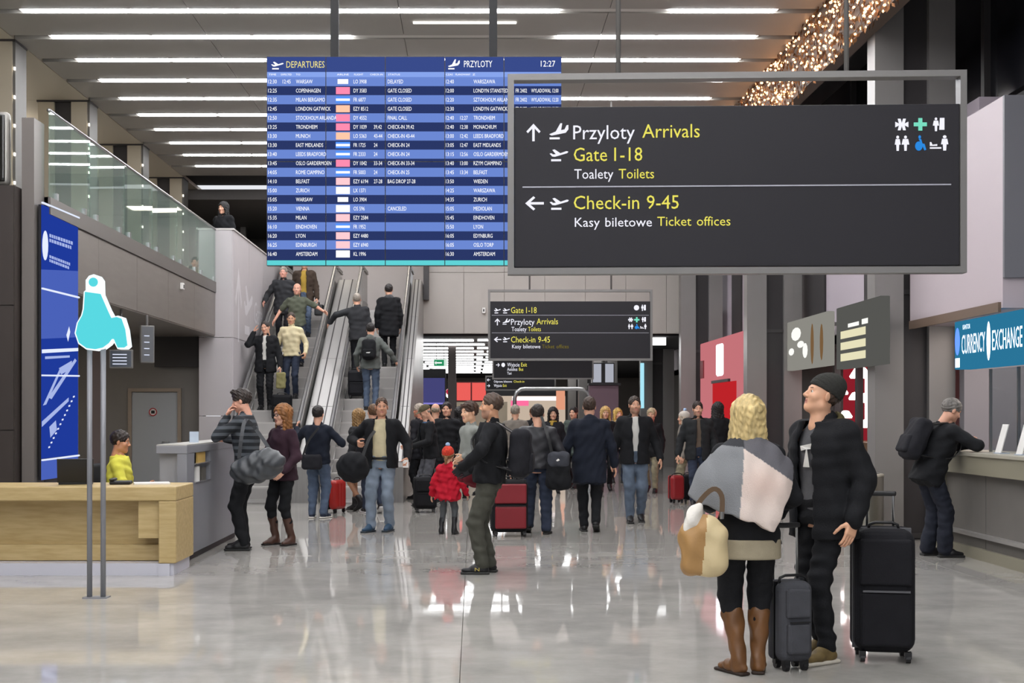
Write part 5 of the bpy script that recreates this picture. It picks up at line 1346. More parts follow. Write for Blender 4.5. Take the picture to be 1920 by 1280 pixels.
t, w, h = facing('red_posters', 'pair of glowing red poster panels over a cream counter', 'poster', 856, 912, 716, 752, 42, mat('poster_frame', '#7c2a2c', .5), .1)
for u in (-.49, .02): boxo('poster', glow('poster_red', '#e8605a', 1.0), (u * w, (u + .46) * w, -.006, 0, .03, h * .96), t)
t.location.z -= 0
boxo('cream_counter', mat('cream_far', '#cfbfa8', .5), (-w * .5, w * 1.2, .0, .5, -t.location.z, -.02), t)
t, w, h = facing('shop_kiosk', 'cream and pink lit shop front at the end of the passage', 'shop front', 912, 1060, 742, 777, 46, glow('shop_cream', '#e2cdb8', .7), .2, True)
boxo('pink_sign', glow('shop_pink', '#f06a98', 1.1), (-.55, .1, -.03, 0, h - .36, h - .17), t); boxo('white_sign', glow('shop_white', '#fff0f2', 1.2), (-.5, 1.1, -.02, 0, h - .17, h - .02), t); boxo('dark_fascia', M_BZ, (-1.5, 1.3, -.02, .2, h, h + .32), t); boxo('orange_panel', glow('shop_orange', '#e8a080', .9), (1.1, 1.42, -.03, 0, h - .5, h + .3), t)
ar = thing('steel_arch', 'bent steel tube arch standing among the far crowd', 'arch', (at(1035, 0, 24.5).x, 24.5, 0))
hw = 70 * 24.5 / F; hh = 2.03
MB().tube([(-hw, 0, 0), (-hw, 0, hh - .18), (-hw + .04, 0, hh - .07), (-hw + .12, 0, hh - .01), (-hw + .2, 0, hh), (hw - .2, 0, hh), (hw - .12, 0, hh - .01), (hw - .04, 0, hh - .07), (hw, 0, hh - .18), (hw, 0, 0)], .038, 10).build('tube_frame', STEELBAR, ar, True)
for e in (-1, 1): boxo('foot_plate', STEELBAR, (e * hw - .08, e * hw + .08, -.1, .1, 0, .01), ar)
t, w, h = facing('info_monitors', 'pair of pale monitors hanging beside the far columns', 'monitor', 1111, 1152, 680, 720, 34, M_BZ, .08)
for u in (-.48, .08): boxo('screen', glow('pale_screen', '#b9bcc8', .8), (u * w, (u + .38) * w, -.006, 0, .05, h * .95), t)
MB().tube([(0, .04, h), (0, .04, 3.45 - t.location.z)], .03).build('mount', M_SFR, t)
t, w, h = facing('lit_panel', 'bright white hanging light panel right of the mid-sized sign', 'light panel', 1224, 1249, 620, 647, 31.5, glow('panel_white', '#ffffff', 1.6), .06)
MB().tube([(0, .03, h), (0, .03, 3.45 - t.location.z)], .02).build('mount', M_SFR, t)
t, w, h = facing('mauve_kiosk', 'mauve kiosk wall beyond the navy coat man', 'kiosk', 1105, 1160, 722, 777, 33, mat('mauve_kiosk', '#6d5560', .6), .4, True)
boxo('kiosk_ledge', M_BZ, (-w / 2 - .02, w / 2 + .05, -.05, .42, h, h + .06), t)
t, w, h = facing('cyan_light_strip', 'slim upright cyan light strip on a far column', 'light', 1238, 1245, 680, 765, 36.8, glow('cyan_strip', '#a8e4f4', 1.0), .05)
t.location.x = 4.93; t.location.y = 36.94

# ---------------------------------------------------------------- the crowd
def walk(s=.18, side=1):
    """feet apart along the walking direction, side = forward leg"""
    return ((-.09, side * -s, 0, .45 if side > 0 else 0, .08), (.09, side * s, 0, 0 if side > 0 else .45, -.08))
# 1 blonde woman in the poncho
G = ground(1402, 1262); W1 = G
p = person('blonde woman with her back turned, in a checked poncho and brown knee boots', G, 1.65, -4, True, .009, hair='bob', haircol='#c9b27c', head=(.1, .12, 0),
           legs=((-.065, -.02, 0, 0, .6), (.065, .03, 0, 0, -.2)), armL=(-.10, .45, -.60), poleL=(-.3, -.8, -.6), armR=(.12, .5, -.6), skin='#e0b193',
           top=dict(mat=BLACK, len=.47, thick=.03, name='sweater', collar=False, hem_band=(.415, .485, cloth('beige_band', '#a39982'))), bottom=dict(mat=BLACK, fit=1.12, name='leggings', wrinkle=.003), shoes=dict(mat=BOOTBROWN, boot=.72, sole='#2a1c12', wide=1.2))
s = Sdf()
s.loft((0, 0, 0), np.eye(3), [(.80, .0, -.01, .33, .24), (1.02, -.015, 0, .33, .23), (1.18, -.012, 0, .30, .20), (1.28, 0, -.005, .24, .155), (1.345, 0, -.01, .17, .115), (1.385, 0, -.015, .10, .085), (1.41, 0, -.015, .065, .065)], k=.02, pw=2.0)
def pcut(x, y, z): return (z - np.interp(x + 0 * y, [-.36, -.29, -.05, .12, .24, .27, .34], [1.08, 1.0, .93, .85, 1.10, 1.25, 1.35])) * .8
s.cut(lambda x, y, z: pcut(x, y, z), (-.5, -.5, .7), (.5, .5, 1.3))
V, Q = s.mesh(.007, wrinkle=.006, wl=.16, seed=3)
me = sdf_mesh('poncho', V, Q)
ca = me.color_attributes.new('check', 'FLOAT_COLOR', 'POINT')
px = 1400 + V[:, 0] / .003156; py = 777 - (V[:, 2] - EYE) / .003156
left = px < 1387 - (py - 840) * .10
C = np.where(left[:, None], np.where((py < 833 + (px - 1345) * .1)[:, None], lin('#414246'), lin('#85878a')), np.where((py > 838 + (px - 1385) * .68)[:, None], lin('#dccdc4'), lin('#69686d')))
rosy = np.exp(-((px - 1420) / 40) ** 2 - ((py - 905) / 30) ** 2) * (~left) * (py > 838 + (px - 1385) * .68)
C = C * (1 - .35 * rosy[:, None]) + .35 * rosy[:, None] * np.array(lin('#d8b0a0'))
ca.data.foreach_set('color', C.astype(np.float32).ravel())
pm_ = mat('poncho_wool', '#888888', .95, bump=.5, bscale=180, spec=.15); nt = pm_.node_tree; an_ = nt.nodes.new('ShaderNodeVertexColor'); an_.layer_name = 'check'; nt.links.new(an_.outputs[0], nt.nodes['Principled BSDF'].inputs['Base Color'])
link('poncho', me, pm_, p['root'])
hb = at(1320, 1080, 7.24)
bag = thing('handbag', 'large tan and cream shoulder handbag on the blonde woman\'s arm', 'handbag', (hb.x, 7.24, hb.z), -.1)
s = Sdf(); s.box((0, 0, .15), (.138, .075, .15), r=.075).ell((-.01, 0, .24), (.11, .06, .12), k=.05)
sdf_obj('bag_body', s, .008, [mat('bag_tan', '#a8814e', .5, bump=.15, bscale=60), mat('bag_cream', '#d2bf94', .5, bump=.15, bscale=60)], bag, mi=lambda c: (c[:, 0] > -.01 + .1 * (c[:, 2] - .1)).astype(int), wrinkle=.006, wl=.12)
s = Sdf(); s.ell((-.065, -.01, .31), (.05, .05, .12), R=rotm(0, 0, .35)); sdf_obj('white_scarf', s, .008, cloth('bag_white', '#dedad2'), bag, wrinkle=.006, wl=.07)
MB().ribbon(strap_curve([(-.06, 0, .32), (-.03, 0, .42), (.05, 0, .50), (.10, 0, .46), (.10, 0, .34)]), .028, .012).build('strap', mat('strap_brown', '#5b4630', .5), bag)
MB().tube([(.10, -.01, .33), (.10, -.01, .37)], .012).build('buckle', STEELBAR, bag)
# 2 man in the beanie
G = ground(1545, 1236)
p2 = person('young man in a dark beanie and black hooded jacket looking up', G, 1.79, 116, False, .009, hair='short', haircol='#3a2a20', hat=('beanie', cloth('beanie', '#32322f', bump=.6)), head=(-.36, .30, 0), skin='#dba888',
            legs=((-.10, .08, 0, 0, .1), (.10, -.06, 0, 0, -.1)), armL=(-.15, .02, -.93), poleL=(-.4, -1, 0), armR=(.2, .2, -.9), bulk=1.06,
            top=dict(mat=BLACK, len=.43, thick=.04, open=(.075, .09), hood=True, hoodcol=cloth('hood_olive', '#5a5235', var=.3)), shirt=('shirt', cloth('tee_grey', '#5d5d60')), bottom=dict(mat=BLACK, fit=1.0), shoes=dict(mat=SNEAK, sole='#c9c2b4'))
c = p2['hc'] + p2['up'] * .33
MB().add([(c[0] + u, c[1] + .139 + .006 * (1 - abs(u) / .06), c[2] + v) for u, v in ((-.06, .09), (.06, .07), (.05, .04), (.0, .05), (.03, -.06), (-.03, -.06), (-.01, .05), (-.06, .055))], [(0, 1, 2, 3, 6, 7), (3, 4, 5, 6)]).build('shirt_print', WHITE, p2['root'])
# luggage of the two
G = ground(1643, 1236)
suitcase('big black suitcase behind the man in the beanie', (G[0] + .045, 7.92, 0), -.18, .37, .32, .77, cloth('case_black', '#1b1b1f'), None, .20, zipm=mat('zip_grey', '#56565a', .4))
G = ground(1474, 1250)
suitcase('small grey carry-on suitcase between the blonde woman and the man', (1.905, 7.60, 0), .25, .22, .19, .48, cloth('case_grey', '#4a4b50'), None, .32, pocket=True, zipm=PLAST)
# 3 man holding the boy
G = ground(908, 1074)
p3 = person('man in olive trousers and black jacket facing left, nearest in mid-hall', G, 1.75, 84, False, .0115, hair='receding', haircol='#4a382c', gloves=True, head=(.05, .02, 0), skin='#cf9a78', beard=True,
            lean=(-.05, 0), hipshift=(0, -.05), legs=((-.09, .03, 0, 0, .1), (.09, -.03, 0, 0, -.1)), armL=(-.25, .45, -.62), poleL=(-1, -.2, -.3), curlL=1.0, armR=(.12, .40, -.70), poleR=(.3, -1, -.3),
            top=dict(mat=BLACK, len=.50, thick=.032, hood=False), bottom=dict(mat=OLIVE, fit=1.18), shoes=dict(mat=SHOEBLK, sole='#2a2a28'), bulk=1.05)
backpack(p3, 'full black backpack on the man in olive trousers', BLACK2, .34, .46, .20)
for sgn in (-1,):
    mk = MB(); put_text(mk, 'N', -.022, .022, 0, .032); mk = lettering(mk, mat('shoe_mark', '#c9b45a', .5), p3['root'], 'shoe_mark'); mk.location = (-.09 - .052, .055, .035); mk.rotation_euler[2] = -PI / 2
bz = at(882, 770, 12.74)
person('small boy with brown hair carried by the man in olive trousers', (bz.x, 12.74, bz.z - (1.08 - .122 * .845)), 1.08, 118, False, .0115, hair='fringe', haircol='#3d2618', head=(.1, -.05, 0), skin='#e0b090',
       legs=((-.07, -.16, .10, .3, .1), (.07, -.18, .12, .3, -.1)), armL=(.25, .25, -.75), armR=(.1, .2, -.9), top=dict(mat=cloth('boy_grey', '#8a8d88'), len=.5), bottom=dict(mat=cloth('boy_red', '#6a2029')), shoes=dict(mat=SHOEBLK))
# 4 girl in red
G = ground(840, 1001)
person('little girl in a red puffer coat and striped bobble hat', G, 1.13, -14, True, .012, hair='pony', haircol='#7a5836', hat=('pom_hat', cloth('hat_red', '#c8402f', var=.4, vs=40)), skin='#e0b090', legs=((-.09, .0, 0, 0, .1), (.09, -.02, 0, 0, -.1)),
       armL=(-.35, .1, -.9), armR=(.35, .25, -.85), top=dict(mat=RED, len=.40, thick=.04, flare=.02, wrinkle=.009, wl=.07, hood=True), bottom=dict(mat=cloth('girl_grey', '#4d5052'), fit=.95, name='leggings'), shoes=dict(mat=SHOEBLK, boot=.55))
# 5 striped man at the counter
def stripes():
    m = mat('striped_knit', '#3a3d42', .9); nt = m.node_tree; b = nt.nodes['Principled BSDF']; tc = nt.nodes.new('ShaderNodeTexCoord'); w = nt.nodes.new('ShaderNodeTexWave'); w.bands_direction = 'Z'; w.inputs['Scale'].default_value = 4.2; w.inputs['Distortion'].default_value = .8
    r = nt.nodes.new('ShaderNodeValToRGB'); r.color_ramp.interpolation = 'CONSTANT'; r.color_ramp.elements[0].color = lin('#1f2227'); r.color_ramp.elements[1].color = lin('#4c5157'); r.color_ramp.elements[1].position = .55
    nt.links.new(tc.outputs['Object'], w.inputs[0]); nt.links.new(w.outputs[0], r.inputs[0]); nt.links.new(r.outputs[0], b.inputs['Base Color']); return m
G = ground(459, 1030)
p5 = person('man in a grey striped sweater leaning at the grey counter, hand on chin', G, 1.83, 84, False, .012, hair='tuft', haircol='#2a201b', head=(.05, -.22, 0), skin='#d8a088', lean=(.10, 0), hipshift=(0, -.04),
            legs=((-.11, .0, 0, 0, .1), (.10, .05, 0, 0, -.1)), armL=(.16, .30, .10), poleL=(-.3, 1, -.9), fdirL=(.3, -.4, 1), palmL=(0, -1, 0), armR=(.1, .52, -.34), curl=.7,
            top=dict(mat=stripes(), len=.47, thick=.02, name='sweater', sleeve=1), bottom=dict(mat=BLACK, fit=1.12), shoes=dict(mat=SHOEBLK))
w0 = at(484, 910, 14.0)
bag = thing('shoulder_bag', 'big shiny grey shoulder bag on the man in the striped sweater', 'bag', (w0.x, 13.95, w0.z), .15)
s = Sdf(); s.ell((0, 0, .20), (.30, .14, .165), R=rotm(0, 0, -.22)).ell((.10, 0, .27), (.18, .11, .13), k=.06)
sdf_obj('bag_body', s, .011, mat('bag_grey', '#3b3e42', .38, var=.2, vscale=6, bump=.2, bscale=30), bag, wrinkle=.012, wl=.12)
MB().ribbon(strap_curve([(-.20, 0, .30), (-.17, -.02, .55), (-.13, .1, .72), (-.02, .24, .62), (.16, .1, .36)]), .04, .01, (0, -1, 0)).build('strap', mat('strap_grey', '#3e4044', .6), bag)
# 6 woman with glasses
G = ground(531, 1021)
p6 = person('woman with long reddish hair and dark glasses in a maroon and black coat', G, 1.66, 138, True, .012, hair='long', haircol='#8a5a2e', head=(-.15, -.05, 0), skin='#dcaa90', legs=((-.10, -.03, 0, 0, .2), (.10, .05, 0, 0, -.1)),
            armL=(-.15, .35, -.8), armR=(.12, .45, -.55), top=dict(mat=MAROON, len=.46, thick=.03, name='coat'), bottom=dict(mat=BLACK, fit=.98), shoes=dict(mat=mat('boot_dark', '#4a2f24', .4), boot=.6, sole='#1a1210'))
gl = MB(); hr = rotm(-.15, -.05, 0)
for e in (-1, 1):
    q = [p6['hC'] + hr @ A3(e * .033 + .026 * math.cos(t), .098, .0 + .019 * math.sin(t)) for t in np.linspace(0, 2 * PI, 14)[:-1]]; gl.tube(q, .0035, 6, closed=True); gl.tube([p6['hC'] + hr @ A3(e * .06, .096, .004), p6['hC'] + hr @ A3(e * .082, 0, .002)], .003, 5)
gl.tube([p6['hC'] + hr @ A3(-.008, .1, .003), p6['hC'] + hr @ A3(.008, .1, .003)], .003, 5); gl.build('glasses', PLAST, p6['root'])
s = Sdf(); s.cap(p6['nb'] + A3(-.02, .05, -.02), p6['nb'] + A3(.03, .09, -.10), .03, .025).ell(p6['nb'] + A3(0, .0, .01), (.07, .07, .03)); sdf_obj('scarf', s, .012, cloth('scarf_grey', '#77777a'), p6['root'], wrinkle=.006, wl=.05)
# 7 photographer with back turned
G = ground(596, 971)
p7 = person('person in navy jacket and jeans, back turned, holding up a phone', G, 1.67, -12, False, .013, hair='short', haircol='#1a1413', legs=((-.09, 0, 0, 0, .2), (.09, .02, 0, 0, -.2)), armL=(-.5, .55, .02), poleL=(-.8, 0, -1), armR=(.15, .5, -.35), poleR=(1, -.3, -.8),
            top=dict(mat=NAVY, len=.48, thick=.028), bottom=dict(mat=JEANS, fit=1.15), shoes=dict(mat=DKJEANS, sole='#d8d4cc'))
wq = to_world(p7, p7['wr'][-1]); ph = thing('phone', 'black phone held up by the person in the navy jacket', 'phone', wq + Vector((-.02, .03, .05)), 0); boxo('phone_body', PLAST, (-.07, .07, -.005, .005, -.035, .035), ph, .004); boxo('phone_screen', E_B3, (-.062, .062, .005, .006, -.03, .03), ph)
t = thing('waist_bag', 'black bag at the hip of the person in the navy jacket', 'bag', (G[0] - .06, G[1] - .245, .72)); s = Sdf(); s.box((0, 0, .12), (.15, .06, .11), r=.05); sdf_obj('bag_body', s, .013, BLACK2, t, wrinkle=.004); MB().ribbon(strap_curve([(-.13, .0, .2), (-.05, -.0, .42), (.1, .0, .62)]), .03, .008, (0, -1, 0)).build('strap', PLAST, t)
suitcase('red and grey cabin suitcase beside the right escalator', ground(628, 961), 1.15, .36, .24, .46, mat('case_red', '#a8231f', .35), mat('case_silver', '#7e8082', .35), .0, pocket=False, ribs=3)
# 8 man with duffel, facing camera
G = ground(716, 995)
p8 = person('man in open dark jacket, cream top and pale jeans facing the camera', G, 1.77, 172, False, .012, hair='buzz', haircol='#4a3526', head=(.25, -.02, 0), skin='#d09a7c', legs=((-.10, .0, 0, 0, -.15), (.12, .16, 0, 0, -.3)),
            armR=(.18, .32, -.42), poleR=(1, -.5, -.6), palmR=(-1, 0, 0), armL=(-.34, .30, -.78), curl=1.0, top=dict(mat=BLACK, len=.47, thick=.03, open=(.085, .10)), shirt=('shirt', CREAM), bottom=dict(mat=LTJEANS, fit=1.15), shoes=dict(mat=BLUESHOE, sole='#28323c'), belly=.03, bulk=1.06)
MB().tube([tuple(p8['hc'] + A3(.176 * math.cos(t), .01 + .140 * math.sin(t), .035)) for t in np.linspace(0, 2 * PI, 24)[:-1]], .016, 6, closed=True).build('belt', PLAST, p8['root'])
wq = to_world(p8, p8['wr'][-1]); paper('white card in the hand of the man in pale jeans', (wq.x - .02, wq.y - .09, wq.z - .11), (.07, .006, .10), MP_W, cat='card')
w0 = at(661, 905, 16.1); t = thing('duffel_bag', 'round black duffel bag slung on the man in pale jeans', 'bag', (w0.x, 16.15, w0.z), .1)
s = Sdf(); s.ell((0, 0, .20), (.21, .17, .20), k=.03); sdf_obj('bag_body', s, .013, BLACK, t, wrinkle=.008, wl=.12); MB().ribbon(strap_curve([(.12, -.05, .33), (.20, -.02, .55), (.28, .08, .66)]), .04, .01, (0, -1, 0)).build('strap', PLAST, t)
# 9 two walkers behind him
person('woman in a dark grey coat with black ankle boots half hidden behind the duffel', ground(672, 957), 1.63, 60, True, .015, hair='long', haircol='#8a6a40', legs=walk(.14, 1), top=dict(mat=CHAR, len=.36, thick=.03, name='coat'), bottom=dict(mat=mat('stockings', '#a87a5c', .5), fit=.72, name='tights', wrinkle=0), shoes=dict(mat=SHOEBLK, boot=.25))
person('brown-haired man in a black coat just behind the man with the duffel', ground(700, 962), 1.70, 20, False, .015, hair='short', haircol='#5a3e26', legs=walk(.12, -1), top=dict(mat=BLACK2, len=.45), bottom=dict(mat=DKJEANS), shoes=dict(mat=SHOEBLK, sole='#c8c8c8'))
# 10 group left of the pillar of the right escalator
p10 = person('older man in a peaked cap and dark jacket looking down', ground(806, 949), 1.71, 110, False, .014, hair='ring', haircol='#8a8078', hat=('cap', cloth('cap_olive', '#5d5540')), head=(0, -.45, 0), lean=(.12, 0), legs=((-.1, 0, 0, 0, .1), (.1, .1, 0, 0, -.1)), armL=(-.1, .55, -.6), armR=(.1, .5, -.6), top=dict(mat=BLACK, len=.47, open=(.04, .05)), shirt=('shirt', cloth('shirt_blue', '#4b6785')), bottom=dict(mat=cloth('stripe_trouser', '#55565c'), fit=1.1), shoes=dict(mat=SHOEBLK))
suitcase('black cabin suitcase beside the girl in red', ground(797, 960), .15, .36, .24, .50, cloth('case_black2', '#17171a'), None, .0)
person('dark-haired man in a black coat behind the man in the cap', ground(838, 940), 1.76, 165, False, .016, hair='short', haircol='#1c1513', head=(.1, 0, 0), top=dict(mat=BLACK, len=.4), bottom=dict(mat=BLACK2), shoes=dict(mat=SHOEBLK))
person('grey-haired man at the foot of the right escalator cladding', (-.98, 22.9, 0), 1.74, 60, False, .016, hair='short', haircol='#a09488', skin='#d08a70', top=dict(mat=BLACK2, len=.42), bottom=dict(mat=BLACK), shoes=dict(mat=SHOEBLK))
person('balding man in a black jacket behind the peaked cap', (-.68, 22.6, 0), 1.74, 0, False, .016, hair='ring', haircol='#9a8c78', top=dict(mat=BLACK, len=.42), bottom=dict(mat=BLACK2), shoes=dict(mat=SHOEBLK))
person('hooded person in black between the men and the carried boy', (-.25, 23.3, 0), 1.68, -10, False, .016, hair='long', haircol='#171314', top=dict(mat=BLACK, len=.38, hood=True), bottom=dict(mat=BLACK2), shoes=dict(mat=SHOEBLK))
# 11 leather jacket man, red case
G = ground(1008, 999)
p11 = person('man in a black leather jacket and blue jeans walking away', G, 1.67, -6, False, .0125, hair='short', haircol='#2a211c', head=(0, -.1, 0), legs=((-.12, .03, 0, .2, .1), (.12, -.10, 0, .0, -.15)), armL=(-.3, .1, -.93), armR=(.3, .15, -.9), top=dict(mat=mat('leather_brown', '#25252a', .5, var=.2, bump=.2, bscale=30), len=.50, thick=.035), bottom=dict(mat=DKJEANS, fit=1.18, cuff=1.15), shoes=dict(mat=SHOEBLK), bulk=1.08)
w0 = at(1047, 917, 16.1); t = thing('satchel', 'black bag with a grey flap hanging from the leather jacket man', 'bag', (w0.x, 16.1, w0.z), .1)
s = Sdf(); s.box((0, 0, .20), (.155, .08, .20), r=.07).ell((0, 0, .1), (.15, .09, .11), k=.04); sdf_obj('bag_body', s, .013, BLACK, t, wrinkle=.006); s = Sdf(); s.box((0, -.03, .38), (.14, .075, .10), r=.06); sdf_obj('flap', s, .012, cloth('flap_grey', '#3f4148'), t, wrinkle=.005)
MB().ribbon(strap_curve([(-.08, 0, .45), (-.14, .02, .7), (-.2, .12, .93)]), .035, .01, (0, -1, 0)).build('strap', PLAST, t)
MB().add([(-.05, -.108, .37), (-.03, -.108, .36), (.0, -.108, .375), (-.02, -.108, .395)], [(0, 1, 2, 3)]).build('emblem', MP_W, t)
G = ground(962, 1004); suitcase('large red suitcase with black base trailing behind the leather jacket man', (G[0] - .05, 15.93, 0), .1, .46, .30, .66, cloth('case_black3', '#161619'), None, .25, tilt=-.0, stripe=mat('case_crimson', '#7d1722', .5), zipm=PLAST)
# 12 navy coat man
p12 = person('man in a long navy hooded coat and dark trousers walking away', ground(1105, 996), 1.77, -4, False, .0125, hair='short', haircol='#3a2a20', legs=((-.07, .05, 0, 0, .1), (.08, -.16, 0, .35, -.1)), armR=(.26, .12, -.94), armL=(-.22, .25, -.9), top=dict(mat=NAVY, len=.36, thick=.04, hood=True, name='coat'), bottom=dict(mat=BLACK, fit=1.08), shoes=dict(mat=SHOEBLK), bulk=1.08)
# 13 man facing camera
p13 = person('man in dark jacket with white collar and grey-blue jeans walking to the camera', ground(1190, 978), 1.80, 178, False, .0125, hair='short', haircol='#33251c', beard=True, skin='#d3a084', head=(.12, .08, 0), legs=((-.09, -.05, 0, .2, 0), (.08, .16, 0, 0, 0)), armL=(-.3, .15, -.9), armR=(.25, .05, -.95), top=dict(mat=BLACK, len=.46, thick=.035, open=(.05, .012)), shirt=('shirt', WHITE), bottom=dict(mat=cloth('greyblue_jeans', '#5a6676', var=.2), fit=1.15), shoes=dict(mat=SHOEBLK))
# 14 far crowd, centre
FAR = [('person in a taupe coat with grey hair, back turned, right of the carried boy', 966, 930, 1.72, 0, False, 'short', '#8d8478', TAUPE, BLACK, .40),
       ('dark-haired woman with a yellow scarf facing the camera in the far crowd', 1037, 925, 1.68, 180, True, 'long', '#17100f', BLACK2, BLACK, .40),
       ('dark-haired man in a grey-green coat glancing left beyond the crowd', 1076, 915, 1.70, 150, False, 'short', '#1d1614', cloth('greygreen', '#4a5450'), BLACK, .40),
       ('blonde woman in a black coat and dark trousers walking to the camera', 1135, 920, 1.70, 180, True, 'long', '#c9a566', BLACK, BLACK, .42),
       ('second blonde woman just right of the first, in a tan scarf', 1158, 905, 1.68, 200, True, 'long', '#c4a258', TAUPE, DKJEANS, .45),
       ('woman in a black coat and camouflage trousers behind the man with white collar', 1222, 923, 1.66, 160, True, 'up', '#b7a483', BLACK, KHAKI, .42),
       ('man with brown hair in a black coat far behind the red suitcase', 1000, 905, 1.70, 20, False, 'short', '#5a3a24', BLACK, BLACK2, .42)]
for (lab, px_, py_, H_, a_, fem, hair, hc_, tm, bm_, ln) in FAR:
    pf = person(lab, ground(px_, py_), H_, a_, fem, .016, hair=hair, haircol=hc_, legs=walk(.12, 1 if px_ % 2 else -1), top=dict(mat=tm, len=ln, thick=.03), bottom=dict(mat=bm_), shoes=dict(mat=SHOEBLK), skin='#dba88c')
    if px_ in (1037, 1158):
        s = Sdf(); s.ell(pf['nb'] + A3(0, .02, .01), (.085, .085, .04)).cap(pf['nb'] + A3(.03, .08, -.02), pf['nb'] + A3(.04, .12, -.18), .035, .03); sdf_obj('scarf', s, .014, MUSTARD if px_ == 1037 else CREAM, pf['root'], wrinkle=.006, wl=.06)
# 15 man with red case, hooded companion, white bobble
p15 = person('man in a dark open jacket pulling a red suitcase, left of the poncho woman', ground(1308, 948), 1.76, 178, False, .0135, hair='short', haircol='#2b1f1a', beard=True, legs=walk(.14, 1), armR=(.28, .05, -.94), armL=(-.2, .2, -.9), top=dict(mat=cloth('dark_olive', '#26282a'), len=.44, thick=.035, open=(.03, .05)), shirt=('shirt', cloth('brownish', '#6a5c50')), bottom=dict(mat=DKJEANS), shoes=dict(mat=SHOEBLK))
G = ground(1270, 917); suitcase('red cabin suitcase held by the man in the dark open jacket', (at(1268, 0, 21.6).x, 21.6, .02), .2, .24, .22, .42, mat('case_red2', '#8c1d22', .4), None, .0, pocket=False)
suitcase('black cabin suitcase next to the red one by the far man', (at(1293, 0, 21.9).x, 21.9, .0), -.1, .24, .22, .44, cloth('case_black4', '#16161a'), None, .0, pocket=False)
person('long dark-haired person in a black coat behind the man with the red suitcase', (at(1346, 0, 22.6).x, 22.6, 0), 1.76, 15, True, .015, hair='long', haircol='#171212', top=dict(mat=BLACK, len=.38, thick=.035), bottom=dict(mat=BLACK), shoes=dict(mat=SHOEBLK))
person('person in a pale bobble hat and taupe coat half hidden at the grey column', (at(1283, 0, 23.4).x, 23.4, 0), 1.60, 90, True, .016, hair='bob', haircol='#b9aa98', hat=('pom_hat', cloth('hat_white', '#cfc8be')), top=dict(mat=TAUPE, len=.45), bottom=dict(mat=KHAKI), shoes=dict(mat=SHOEBRN))
# 16 man at the exchange counter
G = ground(1768, 1042)
p16 = person('older man in a dark coat stooping over the exchange counter', (G[0] - .07, 13.65, 0), 1.76, -84, False, .0125, hair='short', haircol='#6d6863', skin='#cf9a80', head=(0, -.45, 0), lean=(.40, 0), hipshift=(0, -.10), legs=((-.10, -.05, 0, 0, .1), (.10, .05, 0, 0, -.1)), armL=(.12, .56, -.26), poleL=(-1, -.5, -.1), armR=(-.12, .58, -.24), poleR=(1, -.5, -.1), top=dict(mat=BLACK, len=.44, thick=.035, name='coat'), bottom=dict(mat=cloth('blue_black', '#22252f'), fit=1.2, cuff=1.2), shoes=dict(mat=SHOEBLK))
backpack(p16, 'soft black backpack on the stooping man at the exchange', BLACK2, .32, .46, .18)
# 17 clerk
p17 = person('young clerk in a yellow polo shirt sitting behind the wooden desk', (-3.98, 14.2, 0), 1.74, -86, False, .0115, hair='short', haircol='#241812', skin='#c98e6c', hipz=.53, head=(0, -.12, 0), legs=((-.11, .42, 0, 0, 0), (.11, .40, 0, 0, 0)), armR=(-.05, .60, -.48), poleR=(.5, -1, -.3), armL=(.1, .58, -.50), poleL=(-.5, -1, -.3), curl=.8, top=dict(mat=YELLOW, thick=.016, sleeve=.72, name='polo_shirt'), bottom=dict(mat=BLACK2), shoes=dict(mat=SHOEBLK))
# 18 escalator riders
def on_step(Y):
    k = int((Y - YS) / .4); return YS + .4 * k + .20, (k + 1) * .2309 + .004
def rider(label, px_, Y, H_, a_, **kw):
    y, z = on_step(Y); x = (px_ - CX) * Y / F
    if abs(a_) < 20: y -= .035
    return person(label, (x, y, z), H_, a_, vox=kw.pop('vox', .015), **kw)
NARROW = ((-.09, .03, 0, 0, .05), (.09, -.0, 0, 0, -.05))
r1 = rider('man in a black suit on the phone riding down the left escalator', 501, 25.4, 1.78, 180, hair='receding', haircol='#2a211d', legs=NARROW, armR=(.05, .30, .22), poleR=(.5, .5, -1), fdirR=(-.3, .1, 1), head=(-.25, -.15, .1), armL=(-.22, .12, -.95), top=dict(mat=BLACK, len=.42, thick=.03, open=(.035, .03)), shirt=('shirt', WHITE), bottom=dict(mat=BLACK), shoes=dict(mat=SHOEBLK))
r2 = rider('man in a cream turtleneck holding a paper, riding down', 549, 25.8, 1.76, 176, hair='buzz', haircol='#3a2b22', skin='#c89878', legs=NARROW, armR=(.16, .3, -.80), armL=(-.25, .25, -.85), curl=.9, head=(.1, -.15, 0), shirt=('shirt_turtle', CREAM), top=dict(mat=CREAM, len=.49, thick=.018, name='sweater'), bottom=dict(mat=DKJEANS), shoes=dict(mat=SHOEBLK))
wq = to_world(r2, r2['wr'][1]); paper('white paper in the hand of the turtleneck man', (wq.x + .03, wq.y - .07, wq.z - .10), (.13, .006, .13), MP_W, .1, 'paper', .5)
r3 = rider('bald man in an olive shirt resting an arm on the escalator rail', 556, 26.7, 1.78, 180, hair=None, haircol='#5a4a3c', skin='#d09a82', legs=NARROW, armL=(-.75, .3, -.45), poleL=(-.4, -1, -.2), armR=(.5, .2, -.75), top=dict(mat=cloth('olive_shirt', '#55594c'), len=.48, thick=.018, sleeve=.75, name='shirt_top'), bottom=dict(mat=DKJEANS), shoes=dict(mat=SHOEBLK))
r4 = rider('grey-haired man in a dark coat holding the left escalator rail', 534, 27.8, 1.76, 180, hair='short', haircol='#8b8278', skin='#d59a88', legs=NARROW, armR=(.38, .35, -.75), top=dict(mat=CHAR, len=.40, thick=.035), bottom=dict(mat=BLACK2), shoes=dict(mat=SHOEBLK))
